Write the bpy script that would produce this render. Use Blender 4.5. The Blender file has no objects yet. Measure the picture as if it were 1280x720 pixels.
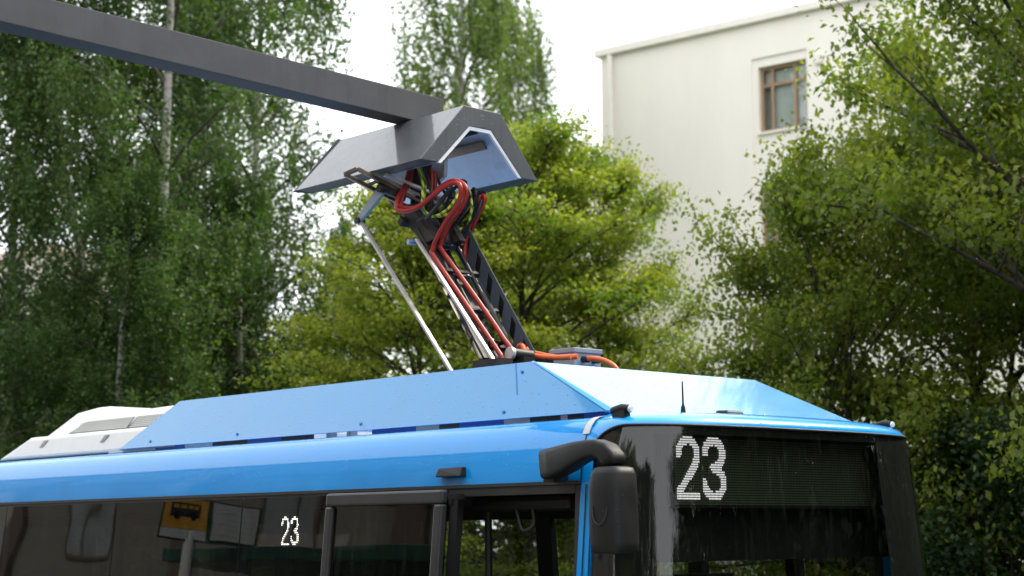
import bpy, math, random
import numpy as np
from mathutils import Matrix, Vector
rad = math.radians
scene = bpy.context.scene
col = scene.collection

# ------------------------------------------------------------------ camera
F, CZ, PITCH = 2150.0, 2.25, math.atan(321 / 2150.0)
cd = bpy.data.cameras.new('camera'); cam = bpy.data.objects.new('camera', cd); col.objects.link(cam)
cam.location = (0, 0, CZ); cam.rotation_euler = (math.pi / 2 + PITCH, 0, 0)
cd.sensor_width = 36; cd.lens = 36 * F / 1280; cd.clip_end = 2000
cd.dof.use_dof = True; cd.dof.focus_distance = 9.6; cd.dof.aperture_fstop = 2.5
scene.camera = cam

def at(px, py, y):                    # a point of the photograph's ray at world depth y
    d = Vector(((px - 640) / F, math.cos(PITCH) - (360 - py) / F * math.sin(PITCH), math.sin(PITCH) + (360 - py) / F * math.cos(PITCH)))
    return Vector((0, 0, CZ)) + d * (y / d.y)

# ------------------------------------------------------------------ helpers
def link(name, me, mat=None, parent=None):
    o = bpy.data.objects.new(name, me); col.objects.link(o)
    if mat is not None:
        for m in (mat if isinstance(mat, (list, tuple)) else [mat]): me.materials.append(m)
    if parent is not None: o.parent = parent
    return o

def tag(o, label=None, cat=None, group=None, kind=None):
    if label: o['label'] = label
    if cat: o['category'] = cat
    if group: o['group'] = group
    if kind: o['kind'] = kind
    return o

def empty(name, loc=(0, 0, 0), rz=0.0, parent=None):
    o = bpy.data.objects.new(name, None); col.objects.link(o)
    o.location = loc; o.rotation_euler = (0, 0, rz); o.empty_display_size = .2
    if parent is not None: o.parent = parent
    return o

class MB:
    def __init__(s): s.v = []; s.f = []; s.mi = []; s.sm = []
    def add(s, vs, fs, mi=0, smooth=False):
        n = len(s.v); s.v += [tuple(p) for p in vs]
        for f in fs: s.f.append([n + i for i in f]); s.mi.append(mi); s.sm.append(smooth)
        return s
    def box(s, lo, hi, mi=0):
        (x0, y0, z0), (x1, y1, z1) = lo, hi
        x0, x1 = min(x0, x1), max(x0, x1); y0, y1 = min(y0, y1), max(y0, y1); z0, z1 = min(z0, z1), max(z0, z1)
        return s.add([(x0,y0,z0),(x1,y0,z0),(x1,y1,z0),(x0,y1,z0),(x0,y0,z1),(x1,y0,z1),(x1,y1,z1),(x0,y1,z1)],
                     [(0,3,2,1),(4,5,6,7),(0,1,5,4),(1,2,6,5),(2,3,7,6),(3,0,4,7)], mi)
    def hexa(s, p, mi=0):             # 8 corners, bottom ring then top ring
        return s.add(p, [(0,3,2,1),(4,5,6,7),(0,1,5,4),(1,2,6,5),(2,3,7,6),(3,0,4,7)], mi)
    def bar(s, p, q, w, h, up=(0, 0, 1), mi=0):
        p, q = Vector(p), Vector(q); d = (q - p).normalized(); sd = d.cross(Vector(up)).normalized(); u = sd.cross(d)
        r = []
        for c in (p, q): r.append([c - sd*w/2 - u*h/2, c + sd*w/2 - u*h/2, c + sd*w/2 + u*h/2, c - sd*w/2 + u*h/2])
        return s.hexa(r[0] + r[1], mi)
    def tube(s, pts, r, n=8, mi=0, cap=True):
        pts = [Vector(p) for p in pts]; rs = r if isinstance(r, (list, tuple)) else [r] * len(pts)
        vs = []; fs = []; ref = None
        for i, p in enumerate(pts):
            d = (pts[min(i+1, len(pts)-1)] - pts[max(i-1, 0)]).normalized()
            if ref is None: ref = d.orthogonal().normalized()
            ref = (ref - d * ref.dot(d)).normalized(); b = d.cross(ref)
            for k in range(n):
                a = 2 * math.pi * k / n; vs.append(p + (ref * math.cos(a) + b * math.sin(a)) * rs[i])
        for i in range(len(pts) - 1):
            for k in range(n): fs.append((i*n+k, i*n+(k+1) % n, (i+1)*n+(k+1) % n, (i+1)*n+k))
        s.add(vs, fs, mi, True)
        if cap:
            s.add(vs[:n], [tuple(reversed(range(n)))], mi); s.add(vs[-n:], [tuple(range(n))], mi)
        return s
    def prism(s, poly, d, mi=0):      # planar polygon swept by d
        n = len(poly); d = Vector(d); vs = [Vector(p) for p in poly] + [Vector(p) + d for p in poly]
        s.add(vs, [tuple(range(n)), tuple(reversed(range(n, 2*n)))] + [(i, n+i, n+(i+1) % n, (i+1) % n) for i in range(n)], mi)
        return s
    def grid(s, rows, mi=0, smooth=True):
        n = len(rows[0]); vs = [p for r in rows for p in r]
        return s.add(vs, [(i*n+k, i*n+k+1, (i+1)*n+k+1, (i+1)*n+k) for i in range(len(rows)-1) for k in range(n-1)], mi, smooth)
    def build(s, name, mat, parent=None, bevel=0, seg=2, fix=True):
        me = bpy.data.meshes.new(name); me.from_pydata(s.v, [], s.f); me.update()
        me.polygons.foreach_set('material_index', s.mi); me.polygons.foreach_set('use_smooth', s.sm)
        if fix:
            import bmesh
            bm = bmesh.new(); bm.from_mesh(me)
            if fix == 'weld': bmesh.ops.remove_doubles(bm, verts=bm.verts, dist=.0005)
            bmesh.ops.recalc_face_normals(bm, faces=bm.faces); bm.to_mesh(me); bm.free()
        o = link(name, me, mat, parent)
        if bevel:
            b = o.modifiers.new('bevel', 'BEVEL'); b.width = bevel; b.segments = seg; b.limit_method = 'ANGLE'; b.angle_limit = rad(35)
        return o

def smoothpath(pts, k=4):
    pts = [Vector(p) for p in pts]; P = [pts[0]] + pts + [pts[-1]]; out = []
    for i in range(1, len(P) - 2):
        a, b, c, d = P[i-1], P[i], P[i+1], P[i+2]
        for j in range(k):
            t = j / k
            out.append(.5 * ((2*b) + (c-a)*t + (2*a-5*b+4*c-d)*t*t + (3*b-a-3*c+d)*t**3))
    return out + [pts[-1]]

# ------------------------------------------------------------------ materials
def nodes(name):
    m = bpy.data.materials.new(name); m.use_nodes = True; nt = m.node_tree; nt.nodes.clear()
    return m, nt.nodes, nt.links
def N(nd, t, **kw):
    n = nd.new(t)
    for k, v in kw.items():
        if k.startswith('i_'): n.inputs[k[2:].replace('_', ' ')].default_value = v
        else: setattr(n, k, v)
    return n

def pbr(name, c, rough=.5, metal=0.0, coat=0.0, spec=.5, var=.12, scale=4.0, bump=0.0, bscale=60.0, drops=0.0, streak=0.0, emit=None, stretch=(1, 1, 1)):
    m, nd, ln = nodes(name)
    out = N(nd, 'ShaderNodeOutputMaterial'); p = N(nd, 'ShaderNodeBsdfPrincipled'); ln.new(p.outputs[0], out.inputs[0])
    p.inputs['Roughness'].default_value = rough; p.inputs['Metallic'].default_value = metal
    p.inputs['Coat Weight'].default_value = coat; p.inputs['Coat Roughness'].default_value = .06; p.inputs['Specular IOR Level'].default_value = spec
    tc = N(nd, 'ShaderNodeTexCoord'); mp = N(nd, 'ShaderNodeMapping'); mp.inputs['Scale'].default_value = stretch
    ln.new(tc.outputs['Object'], mp.inputs[0])
    nz = N(nd, 'ShaderNodeTexNoise', i_Scale=scale, i_Detail=6.0, i_Roughness=.6); ln.new(mp.outputs[0], nz.inputs['Vector'])
    rp = N(nd, 'ShaderNodeMapRange', i_From_Min=.3, i_From_Max=.7, i_To_Min=1 - var, i_To_Max=1 + var); ln.new(nz.outputs[0], rp.inputs[0])
    mx = N(nd, 'ShaderNodeMix', data_type='RGBA', blend_type='MULTIPLY'); mx.inputs[0].default_value = 1
    mx.inputs[6].default_value = (*c, 1); ln.new(rp.outputs[0], mx.inputs[7]); last = mx.outputs[2]
    if streak:
        mp2 = N(nd, 'ShaderNodeMapping'); mp2.inputs['Scale'].default_value = (14, 14, .7); ln.new(tc.outputs['Object'], mp2.inputs[0])
        n2 = N(nd, 'ShaderNodeTexNoise', i_Scale=2.0, i_Detail=5.0); ln.new(mp2.outputs[0], n2.inputs['Vector'])
        r2 = N(nd, 'ShaderNodeMapRange', i_From_Min=.5, i_From_Max=.75, i_To_Min=0.0, i_To_Max=streak); ln.new(n2.outputs[0], r2.inputs[0])
        m2 = N(nd, 'ShaderNodeMix', data_type='RGBA'); ln.new(r2.outputs[0], m2.inputs[0]); ln.new(last, m2.inputs[6])
        m2.inputs[7].default_value = (c[0]*.45, c[1]*.45, c[2]*.45, 1); last = m2.outputs[2]
    ln.new(last, p.inputs['Base Color'])
    r3 = N(nd, 'ShaderNodeMapRange', i_From_Min=.3, i_From_Max=.7, i_To_Min=max(0, rough - .08), i_To_Max=min(1, rough + .08)); ln.new(nz.outputs[0], r3.inputs[0]); ln.new(r3.outputs[0], p.inputs['Roughness'])
    h = None
    if drops:                           # small rain drops standing on the surface
        vo = N(nd, 'ShaderNodeTexVoronoi', i_Scale=36.0); ln.new(tc.outputs['Object'], vo.inputs['Vector'])
        dr = N(nd, 'ShaderNodeMapRange', i_From_Min=.0, i_From_Max=.24, i_To_Min=1.0, i_To_Max=0.0); dr.interpolation_type = 'SMOOTHSTEP'; ln.new(vo.outputs['Distance'], dr.inputs[0])
        sp = N(nd, 'ShaderNodeSeparateColor'); ln.new(vo.outputs['Color'], sp.inputs[0])
        gt = N(nd, 'ShaderNodeMath', operation='GREATER_THAN'); ln.new(sp.outputs[0], gt.inputs[0]); gt.inputs[1].default_value = .45
        ml = N(nd, 'ShaderNodeMath', operation='MULTIPLY'); ln.new(dr.outputs[0], ml.inputs[0]); ln.new(gt.outputs[0], ml.inputs[1])
        b1 = N(nd, 'ShaderNodeBump', i_Strength=drops, i_Distance=.006); ln.new(ml.outputs[0], b1.inputs['Height']); h = b1.outputs[0]
    if bump:
        n3 = N(nd, 'ShaderNodeTexNoise', i_Scale=bscale, i_Detail=5.0); ln.new(mp.outputs[0], n3.inputs['Vector'])
        b2 = N(nd, 'ShaderNodeBump', i_Strength=bump, i_Distance=.01); ln.new(n3.outputs[0], b2.inputs['Height'])
        if h is not None: ln.new(h, b2.inputs['Normal'])
        h = b2.outputs[0]
    if h is not None: ln.new(h, p.inputs['Normal'])
    if h is not None and coat: ln.new(h, p.inputs['Coat Normal'])
    if emit: p.inputs['Emission Color'].default_value = (*emit[0], 1); p.inputs['Emission Strength'].default_value = emit[1]
    return m

def glass(name, tint, sheen_dirt=.03, base=.04):
    m, nd, ln = nodes(name)
    out = N(nd, 'ShaderNodeOutputMaterial'); tr = N(nd, 'ShaderNodeBsdfTransparent'); tr.inputs[0].default_value = (*tint, 1)
    gl = N(nd, 'ShaderNodeBsdfGlossy', i_Roughness=.015); df = N(nd, 'ShaderNodeBsdfDiffuse'); df.inputs[0].default_value = (.42, .42, .40, 1)
    lw = N(nd, 'ShaderNodeLayerWeight', i_Blend=.5)
    pw = N(nd, 'ShaderNodeMath', operation='POWER'); ln.new(lw.outputs['Facing'], pw.inputs[0]); pw.inputs[1].default_value = 5
    mr = N(nd, 'ShaderNodeMath', operation='MULTIPLY_ADD'); ln.new(pw.outputs[0], mr.inputs[0]); mr.inputs[1].default_value = 1 - base * 1.6; mr.inputs[2].default_value = base * 1.6
    tc = N(nd, 'ShaderNodeTexCoord'); mp = N(nd, 'ShaderNodeMapping'); mp.inputs['Scale'].default_value = (11, 11, .8); ln.new(tc.outputs['Object'], mp.inputs[0])
    nz = N(nd, 'ShaderNodeTexNoise', i_Scale=2.4, i_Detail=6.0, i_Roughness=.65); ln.new(mp.outputs[0], nz.inputs['Vector'])
    dm = N(nd, 'ShaderNodeMapRange', i_From_Min=.54, i_From_Max=.82, i_To_Min=0.0, i_To_Max=sheen_dirt * 5); ln.new(nz.outputs[0], dm.inputs[0])  # pale upright streaks painted in as reflections, along with dirt
    # small drops and specks on the pane
    vo = N(nd, 'ShaderNodeTexVoronoi', i_Scale=34.0); ln.new(tc.outputs['Object'], vo.inputs['Vector'])
    lt = N(nd, 'ShaderNodeMath', operation='LESS_THAN'); ln.new(vo.outputs['Distance'], lt.inputs[0]); lt.inputs[1].default_value = .1
    sp = N(nd, 'ShaderNodeSeparateColor'); ln.new(vo.outputs['Color'], sp.inputs[0])
    gt = N(nd, 'ShaderNodeMath', operation='GREATER_THAN'); ln.new(sp.outputs[0], gt.inputs[0]); gt.inputs[1].default_value = .86
    ml = N(nd, 'ShaderNodeMath', operation='MULTIPLY'); ln.new(lt.outputs[0], ml.inputs[0]); ln.new(gt.outputs[0], ml.inputs[1])
    m3 = N(nd, 'ShaderNodeMath', operation='MULTIPLY_ADD'); ln.new(ml.outputs[0], m3.inputs[0]); m3.inputs[1].default_value = sheen_dirt * 9; ln.new(dm.outputs[0], m3.inputs[2])
    mix1 = N(nd, 'ShaderNodeMixShader'); ln.new(m3.outputs[0], mix1.inputs[0]); ln.new(tr.outputs[0], mix1.inputs[1]); ln.new(df.outputs[0], mix1.inputs[2])
    mix2 = N(nd, 'ShaderNodeMixShader'); ln.new(mr.outputs[0], mix2.inputs[0]); ln.new(mix1.outputs[0], mix2.inputs[1]); ln.new(gl.outputs[0], mix2.inputs[2])
    n4 = N(nd, 'ShaderNodeTexNoise', i_Scale=1.6, i_Detail=1.0); ln.new(tc.outputs['Object'], n4.inputs['Vector'])
    bp = N(nd, 'ShaderNodeBump', i_Strength=.06, i_Distance=.05); ln.new(n4.outputs[0], bp.inputs['Height']); ln.new(bp.outputs[0], gl.inputs['Normal'])
    ln.new(mix2.outputs[0], out.inputs[0]); return m

def leafmat(name, c0, c1, trans=.42):
    m, nd, ln = nodes(name)
    out = N(nd, 'ShaderNodeOutputMaterial'); p = N(nd, 'ShaderNodeBsdfPrincipled', i_Roughness=.42); p.inputs['Specular IOR Level'].default_value = .35
    t = N(nd, 'ShaderNodeBsdfTranslucent'); at_ = N(nd, 'ShaderNodeAttribute', attribute_name='tint')
    oi = N(nd, 'ShaderNodeObjectInfo'); ad = N(nd, 'ShaderNodeMath', operation='MULTIPLY_ADD'); ln.new(oi.outputs['Random'], ad.inputs[0]); ad.inputs[1].default_value = .16
    ln.new(at_.outputs['Fac'], ad.inputs[2])
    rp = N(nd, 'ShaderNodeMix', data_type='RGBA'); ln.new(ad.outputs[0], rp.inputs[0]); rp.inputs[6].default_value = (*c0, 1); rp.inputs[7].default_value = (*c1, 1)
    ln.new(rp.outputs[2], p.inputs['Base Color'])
    hs = N(nd, 'ShaderNodeMix', data_type='RGBA', blend_type='MULTIPLY'); hs.inputs[0].default_value = 1; ln.new(rp.outputs[2], hs.inputs[6]); hs.inputs[7].default_value = (1.15, 1.35, .55, 1)
    ln.new(hs.outputs[2], t.inputs[0])
    mx = N(nd, 'ShaderNodeMixShader'); mx.inputs[0].default_value = trans; ln.new(p.outputs[0], mx.inputs[1]); ln.new(t.outputs[0], mx.inputs[2]); ln.new(mx.outputs[0], out.inputs[0])
    return m

M = {}
M['blue'] = pbr('blue_paint', (.0, .30, .80), .4, coat=1.0, spec=.15, var=.05, drops=.22, bump=.012, bscale=3)
M['cover'] = pbr('blue_cover_paint', (.045, .30, .64), .45, coat=.9, spec=.3, var=.06, drops=.6, bump=.02, bscale=1.5)
M['edge'] = pbr('edge_reflection_blue', (.0, .20, .66), .55, spec=.2, var=.04)  # deeper blue paints in the darker reflection along the cover's bevel
M['seam'] = pbr('seam_blue', (.008, .12, .5), .4, var=.05)
M['silver'] = pbr('silver_strip', (.55, .56, .57), .4, .3)
M['white'] = pbr('white_gelcoat', (.74, .74, .72), .4, var=.05, drops=.2, streak=.12)
M['grille'] = pbr('grille_grey', (.30, .30, .29), .5)
M['black'] = pbr('black_plastic', (.009, .009, .010), .52, spec=.35, var=.2, drops=.35)
M['dark'] = pbr('dark_trim', (.035, .034, .036), .42, .2, var=.15)
M['interior'] = pbr('dark_interior', (.012, .012, .013), .8)
M['mast'] = pbr('mast_grey', (.085, .089, .098), .5, 0, coat=.7, spec=.4, var=.1, scale=3, drops=.35, streak=.3)
M['beam'] = pbr('mast_beam_grey', (.088, .091, .098), .62, 0, spec=.12, var=.12, scale=5, drops=.35, bump=.05, bscale=90, streak=.14)
M['hoodlining'] = pbr('hood_lining', (.50, .58, .68), .3, 0, var=.1, scale=2, streak=.2)
M['hoodlip'] = pbr('white_edge', (.80, .80, .80), .4)
M['copper'] = pbr('brown_contact_rail', (.13, .095, .075), .38, .6, var=.3, scale=20)
M['rodmetal'] = pbr('light_metal', (.55, .50, .47), .35, .5, var=.12, scale=10)
M['plate'] = pbr('slate_plate', (.072, .088, .108), .6, 0, spec=.15, var=.15)
M['bronze'] = pbr('brown_steel', (.035, .028, .024), .5, .1, spec=.3, var=.35, scale=14)
M['pink'] = pbr('pale_metal', (.66, .59, .55), .4, .3, var=.2, scale=12)
M['red'] = pbr('red_cable', (.34, .020, .011), .38, var=.2, scale=14)
M['orange'] = pbr('orange_hose', (.72, .13, .03), .4, var=.12, scale=14)
M['cableblack'] = pbr('black_cable', (.010, .010, .011), .45)
M['clip'] = pbr('cable_clip', (.06, .055, .055), .4, .4)
M['roofbox'] = pbr('grey_box', (.30, .34, .40), .45, .1, var=.08, drops=.2)
M['glass'] = glass('window_glass', (.17, .18, .17), .010, .036)
M['screen'] = glass('windscreen_glass', (.48, .51, .48), .006, .042)
M['clear'] = glass('clear_glass', (.8, .83, .82), .01)
M['led'] = pbr('lit_led', (.8, .8, .8), .5, emit=((1, .92, 1.0), .95))
M['led_side'] = pbr('lit_led_small', (.8, .8, .8), .5, emit=((1, .98, .9), 9.0))
M['lens'] = pbr('lamp_lens', (.8, .8, .8), .15)
M['amber'] = pbr('amber_lens', (.7, .12, .02), .2)
M['rubber'] = pbr('tyre_rubber', (.02, .02, .02), .8)
M['sheet'] = pbr('printed_sheet', (.45, .47, .48), .5)
M['seat'] = pbr('seat_fabric', (.02, .03, .06), .9)

# yellow/green striped earth cable
m, nd, ln = nodes('yellow_green_cable')
out = N(nd, 'ShaderNodeOutputMaterial'); p = N(nd, 'ShaderNodeBsdfPrincipled', i_Roughness=.4); ln.new(p.outputs[0], out.inputs[0])
tc = N(nd, 'ShaderNodeTexCoord'); wv = N(nd, 'ShaderNodeTexWave', i_Scale=9.0, i_Distortion=2.0); wv.bands_direction = 'DIAGONAL'; ln.new(tc.outputs['Object'], wv.inputs[0])
gt = N(nd, 'ShaderNodeMath', operation='GREATER_THAN'); ln.new(wv.outputs[1], gt.inputs[0]); gt.inputs[1].default_value = .45
mx = N(nd, 'ShaderNodeMix', data_type='RGBA'); ln.new(gt.outputs[0], mx.inputs[0]); mx.inputs[6].default_value = (.06, .22, .03, 1); mx.inputs[7].default_value = (.62, .55, .04, 1)
ln.new(mx.outputs[2], p.inputs['Base Color']); M['yellowgreen'] = m

# LED matrix panel: dark board with a fine grid of unlit dots
m, nd, ln = nodes('display_board')
out = N(nd, 'ShaderNodeOutputMaterial'); p = N(nd, 'ShaderNodeBsdfPrincipled', i_Roughness=.6); ln.new(p.outputs[0], out.inputs[0])
tc = N(nd, 'ShaderNodeTexCoord'); mp = N(nd, 'ShaderNodeMapping'); mp.inputs['Scale'].default_value = (1, 78, 78); ln.new(tc.outputs['Object'], mp.inputs[0])
sx = N(nd, 'ShaderNodeSeparateXYZ'); ln.new(mp.outputs[0], sx.inputs[0])
def frac_dot(sock):
    f = N(nd, 'ShaderNodeMath', operation='FRACT'); ln.new(sock, f.inputs[0]); s_ = N(nd, 'ShaderNodeMath', operation='SUBTRACT'); ln.new(f.outputs[0], s_.inputs[0]); s_.inputs[1].default_value = .5
    a_ = N(nd, 'ShaderNodeMath', operation='ABSOLUTE'); ln.new(s_.outputs[0], a_.inputs[0]); l_ = N(nd, 'ShaderNodeMath', operation='LESS_THAN'); ln.new(a_.outputs[0], l_.inputs[0]); l_.inputs[1].default_value = .27; return l_.outputs[0]
mlt = N(nd, 'ShaderNodeMath', operation='MULTIPLY'); ln.new(frac_dot(sx.outputs[1]), mlt.inputs[0]); ln.new(frac_dot(sx.outputs[2]), mlt.inputs[1])
mx = N(nd, 'ShaderNodeMix', data_type='RGBA'); ln.new(mlt.outputs[0], mx.inputs[0]); mx.inputs[6].default_value = (.022, .028, .019, 1); mx.inputs[7].default_value = (.20, .22, .14, 1)
ln.new(mx.outputs[2], p.inputs['Base Color']); M['board'] = m

# ------------------------------------------------------------------ frame of the bus: X forward, Y across (near side 0), Z up
TH, ROLL = rad(42.757551), rad(.65)
u = Vector((-math.sin(TH), math.cos(TH), 0)); v = Vector((math.cos(TH), math.sin(TH), 0)); w = Vector((0, 0, 1))
V = v * math.cos(ROLL) + w * math.sin(ROLL); W = w * math.cos(ROLL) - v * math.sin(ROLL)
B0 = Vector((.65556, 8.11420, 0))
BUSM = Matrix(((-u.x, V.x, W.x, B0.x), (-u.y, V.y, W.y, B0.y), (-u.z, V.z, W.z, B0.z), (0, 0, 0, 1)))
FLATM = Matrix(((-u.x, v.x, 0, B0.x), (-u.y, v.y, 0, B0.y), (0, 0, 1, 0), (0, 0, 0, 1)))
def L(a, b, z): return Vector((-a, b, z))             # a metres behind the bus front, b across, z up
def LL(pts): return [L(*p) for p in pts]
def world(a, b, z=0): return FLATM @ L(a, b, z)

bus = empty('city_bus'); bus.matrix_world = BUSM
tag(bus, 'blue electric city bus on route 23 with its roof pantograph raised to the charging hood', 'bus')
WD = 2.5; SEAM = .44; LEN = 12.0
def lean(z): return -.09 * (2.55 - z) if z > 1.2 else -.1215
def mir(b): return WD - b

PROF = [(0.0, 2.560), (.004, 2.61), (.012, 2.67), (.026, 2.73), (.046, 2.785), (.068, 2.825), (.092, 2.852), (.122, 2.868), (.17, 2.877), (.32, 2.886), (.7, 2.905), (1.25, 2.916)]
full = PROF + [(mir(b), z) for b, z in reversed(PROF[:-1])]
# body: roof and cove panels, lower walls, rear
mb = MB()
aa = [SEAM] + [SEAM + (LEN - SEAM) * i / 14 for i in range(1, 15)]
mb.grid([[L(a, b, z) for b, z in full] for a in aa])
mb.grid([[L(a, b + .012, z - .012) for b, z in full] for a in (SEAM, LEN)])
for sgn in (0, 1):
    f = (lambda b: b) if not sgn else mir
    lo, hi = (1.42, LEN) if not sgn else (SEAM, LEN)
    mb.hexa([L(lo, f(-.1215), .33), L(hi, f(-.1215), .33), L(hi, f(-.06), .33), L(lo, f(-.06), .33), L(lo, f(-.12), 1.2), L(hi, f(-.12), 1.2), L(hi, f(-.06), 1.2), L(lo, f(-.06), 1.2)])
    # blue pillar behind the wind screen
    mb.hexa([L(.36, f(-.1215), .33), L(SEAM - .004, f(-.1215), .33), L(SEAM - .004, f(-.05), .33), L(.36, f(-.05), .33)] +
            [L(.36, f(lean(2.555)), 2.555), L(SEAM - .004, f(lean(2.555)), 2.555), L(SEAM - .004, f(.06), 2.555), L(.36, f(.06), 2.555)])
mb.box(L(LEN - .06, -.06, .33), L(LEN, WD + .06, 2.86))
body = mb.build('body', M['blue'], bus, fix='weld')
mb = MB().box(L(.5, -.03, .30), L(LEN - .1, WD + .03, .36)).box(L(.55, .05, 2.50), L(LEN - .1, WD - .05, 2.53))
mb.build('saloon_lining', M['interior'], bus)
# trim: gutter strips and window posts
mb = MB()
mb.box(L(SEAM, -.016, 2.543), L(LEN, .004, 2.560)).box(L(1.40, -.004, 2.46), L(LEN, .02, 2.541))
for a0, a1 in ((1.36, 1.42), (2.34, 2.46), (3.27, 3.41), (4.78, 4.90), (6.36, 6.48), (7.9, 8.02), (9.5, 9.62)):
    mb.hexa([L(a0, -.115, 1.2), L(a1, -.115, 1.2), L(a1, -.07, 1.2), L(a0, -.07, 1.2), L(a0, .008, 2.5), L(a1, .008, 2.5), L(a1, .05, 2.5), L(a0, .05, 2.5)])
mb.build('window_post', M['dark'], bus, fix=True)
mb = MB()
mb.hexa([L(SEAM, -.105, .4), L(SEAM + .035, -.105, .4), L(SEAM + .035, -.07, .4), L(SEAM, -.07, .4), L(SEAM, lean(2.54) - .002, 2.54), L(SEAM + .035, lean(2.54) - .002, 2.54), L(SEAM + .035, .03, 2.54), L(SEAM, .03, 2.54)])
mb.box(L(SEAM + .035, -.006, 2.50), L(1.40, .035, 2.541))
mb.build('door_frame', M['dark'], bus)
for a0, a1 in ((1.42, 3.335), (3.345, 4.835), (4.845, 6.415), (6.425, 7.955), (7.965, 9.555), (9.565, 11.8)):
    g = MB().add(LL([(a0, lean(1.2) - .002, 1.2), (a1, lean(1.2) - .002, 1.2), (a1, lean(2.537) - .002, 2.537), (a0, lean(2.537) - .002, 2.537)]), [(0, 1, 2, 3)])
    g.build('side_window', M['glass'], bus)
# far side
mb = MB().box(L(SEAM, mir(.02), 2.40), L(LEN, mir(-.004), 2.558))
for a0, a1 in ((.44, .50), (1.06, 1.16), (1.82, 1.95), (3.2, 3.35), (4.8, 4.95), (6.4, 6.55), (8, 8.15), (9.6, 9.75)):
    mb.hexa([L(a0, mir(-.115), 1.2), L(a1, mir(-.115), 1.2), L(a1, mir(-.05), 1.2), L(a0, mir(-.05), 1.2), L(a0, mir(-.0), 2.42), L(a1, mir(-.0), 2.42), L(a1, mir(.05), 2.42), L(a0, mir(.05), 2.42)])
mb.build('window_post', M['dark'], bus)
for a0, a1 in ((.5, 1.06), (1.16, 1.82), (1.95, 3.2), (3.35, 4.8), (4.95, 6.4), (6.55, 8), (8.15, 9.6), (9.75, 11.8)):
    g = MB().add(LL([(a0, mir(-.118), 1.2), (a1, mir(-.118), 1.2), (a1, mir(-.012), 2.4), (a0, mir(-.012), 2.4)]), [(0, 1, 2, 3)])
    g.build('side_window', M['screen'], bus)

# front: wind screen and cap
def plan(phi, inset, a0):
    hw = WD / 2 - inset; D = SEAM - a0; c, s_ = -math.cos(phi), math.sin(phi); e = 2 / 3.1
    return (a0 + D * (1 - abs(s_) ** e), WD / 2 + math.copysign(abs(c) ** e, c) * hw)
def rake(z): return -.075 * (2.82 - z) if z < 2.82 else 0
NPH = 72
PH = [math.pi * (.5 - .5 * math.cos(math.pi * i / NPH)) for i in range(NPH + 1)]
def ins(z):
    if z <= 2.56: return lean(z)
    for (b0, z0), (b1, z1) in zip(PROF, PROF[1:]):
        if z0 <= z <= z1: return b0 + (b1 - b0) * (z - z0) / (z1 - z0)
    return .17
def ztop(phi):
    a, b = plan(phi, 0, 0); d = min(b, WD - b); aedge = a
    t = max(0.0, min(1.0, (.375 - aedge) / .16)); return 2.735 + (2.822 - 2.735) * (1 - (1 - t) ** 2.4)
mid = [p for p in PH if plan(p, 0, 0)[0] <= .372]
def wsp(phi, z, off=0.0):
    a, b = plan(phi, ins(z) + off, rake(z) + off); return L(a, b, z)
rows = []
for k in range(13):
    rows.append([wsp(p, .95 + (ztop(p) - .95) * k / 12) for p in mid])
wind = MB().grid(rows).build('wind_screen', M['screen'], bus, fix=True)
mb = MB()
lv = [(2.855, .016, .01, .004), (2.872, .055, .035, .012), (2.881, .12, .08, .020), (2.886, .22, .15, .026)]
caprows = [[wsp(p, ztop(p)) for p in PH]]
for k in (.35, .7): caprows.append([wsp(p, ztop(p) + (2.84 - ztop(p)) * k) for p in PH])
for z, a0, i_, cr in lv:
    r = []
    for p in PH:
        a, b = plan(p, ins(min(z, 2.876)) + i_ * .3, a0); t = (b - 1.25) / 1.25; r.append(L(a, b, z + cr * (1 - t * t)))
    caprows.append(r)
r = []
for p in PH:
    a, b = plan(p, .19, .25); t = (b - 1.25) / 1.25; r.append(L(SEAM, b, 2.880 + .036 * (1 - t * t)))
caprows.append(r)
mb.grid(caprows)
for side in (0, 1):                     # strips between seam and glass
    ph = [p for p in PH if plan(p, 0, 0)[0] >= .368 and (p < 1.5) == (side == 0)]
    rws = []
    for k in range(8):
        rws.append([wsp(p, .95 + (ztop(p) - .95) * k / 7) for p in ph])
    mb.grid(rws)
mb.grid([[wsp(p, .33 + .62 * k / 3, 0) for p in PH] for k in range(4)])
cap = mb.build('front_cap', M['blue'], bus, fix='weld')
# black mask band round the wind screen, just inside the glass
mb = MB()
def strip(pts_phi, zf0, zf1, off):
    mb.grid([[wsp(p, zf(p), off) for p in pts_phi] for zf in (zf0, zf1)])
strip(mid, lambda p: ztop(p) - .045, lambda p: ztop(p) - .001, .006)
strip([p for p in mid if p < 1.2 and plan(p, 0, 0)[0] > .125], lambda p: .95, lambda p: ztop(p) - .045, .006)
strip([p for p in mid if p > 1.9 and plan(p, 0, 0)[0] > .011], lambda p: .95, lambda p: ztop(p) - .045, .006)
mb.build('screen_mask', M['interior'], bus)
mb = MB().tube([wsp(p, ztop(p) + .001, -.003) for p in mid], .007, 6); mb.build('screen_seal', M['black'], bus)
# silver joint strip between body and cap
mb = MB()
jr = [(ins(z), z) for z in (2.56, 2.62, 2.68)] + [(b, z) for b, z in PROF[3:9]]
mb.grid([[L(SEAM + da, b - .0035, z + .0035) for b, z in jr[4:]] for da in (-.018, .028)])
mb.build('joint_strip', M['silver'], bus)
mb = MB(); mb.grid([[L(SEAM + da, b - .002, z + .001) for b, z in jr[:5]] for da in (-.004, .003)]); mb.build('joint_seal', M['black'], bus)
mb = MB(); mb.grid([[L(.400 + da, lean(z) - .004, z) for z in (1.2, 1.6, 2.1, 2.54)] for da in (-.004, .004)]); mb.build('pillar_seam', M['black'], bus)

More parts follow.
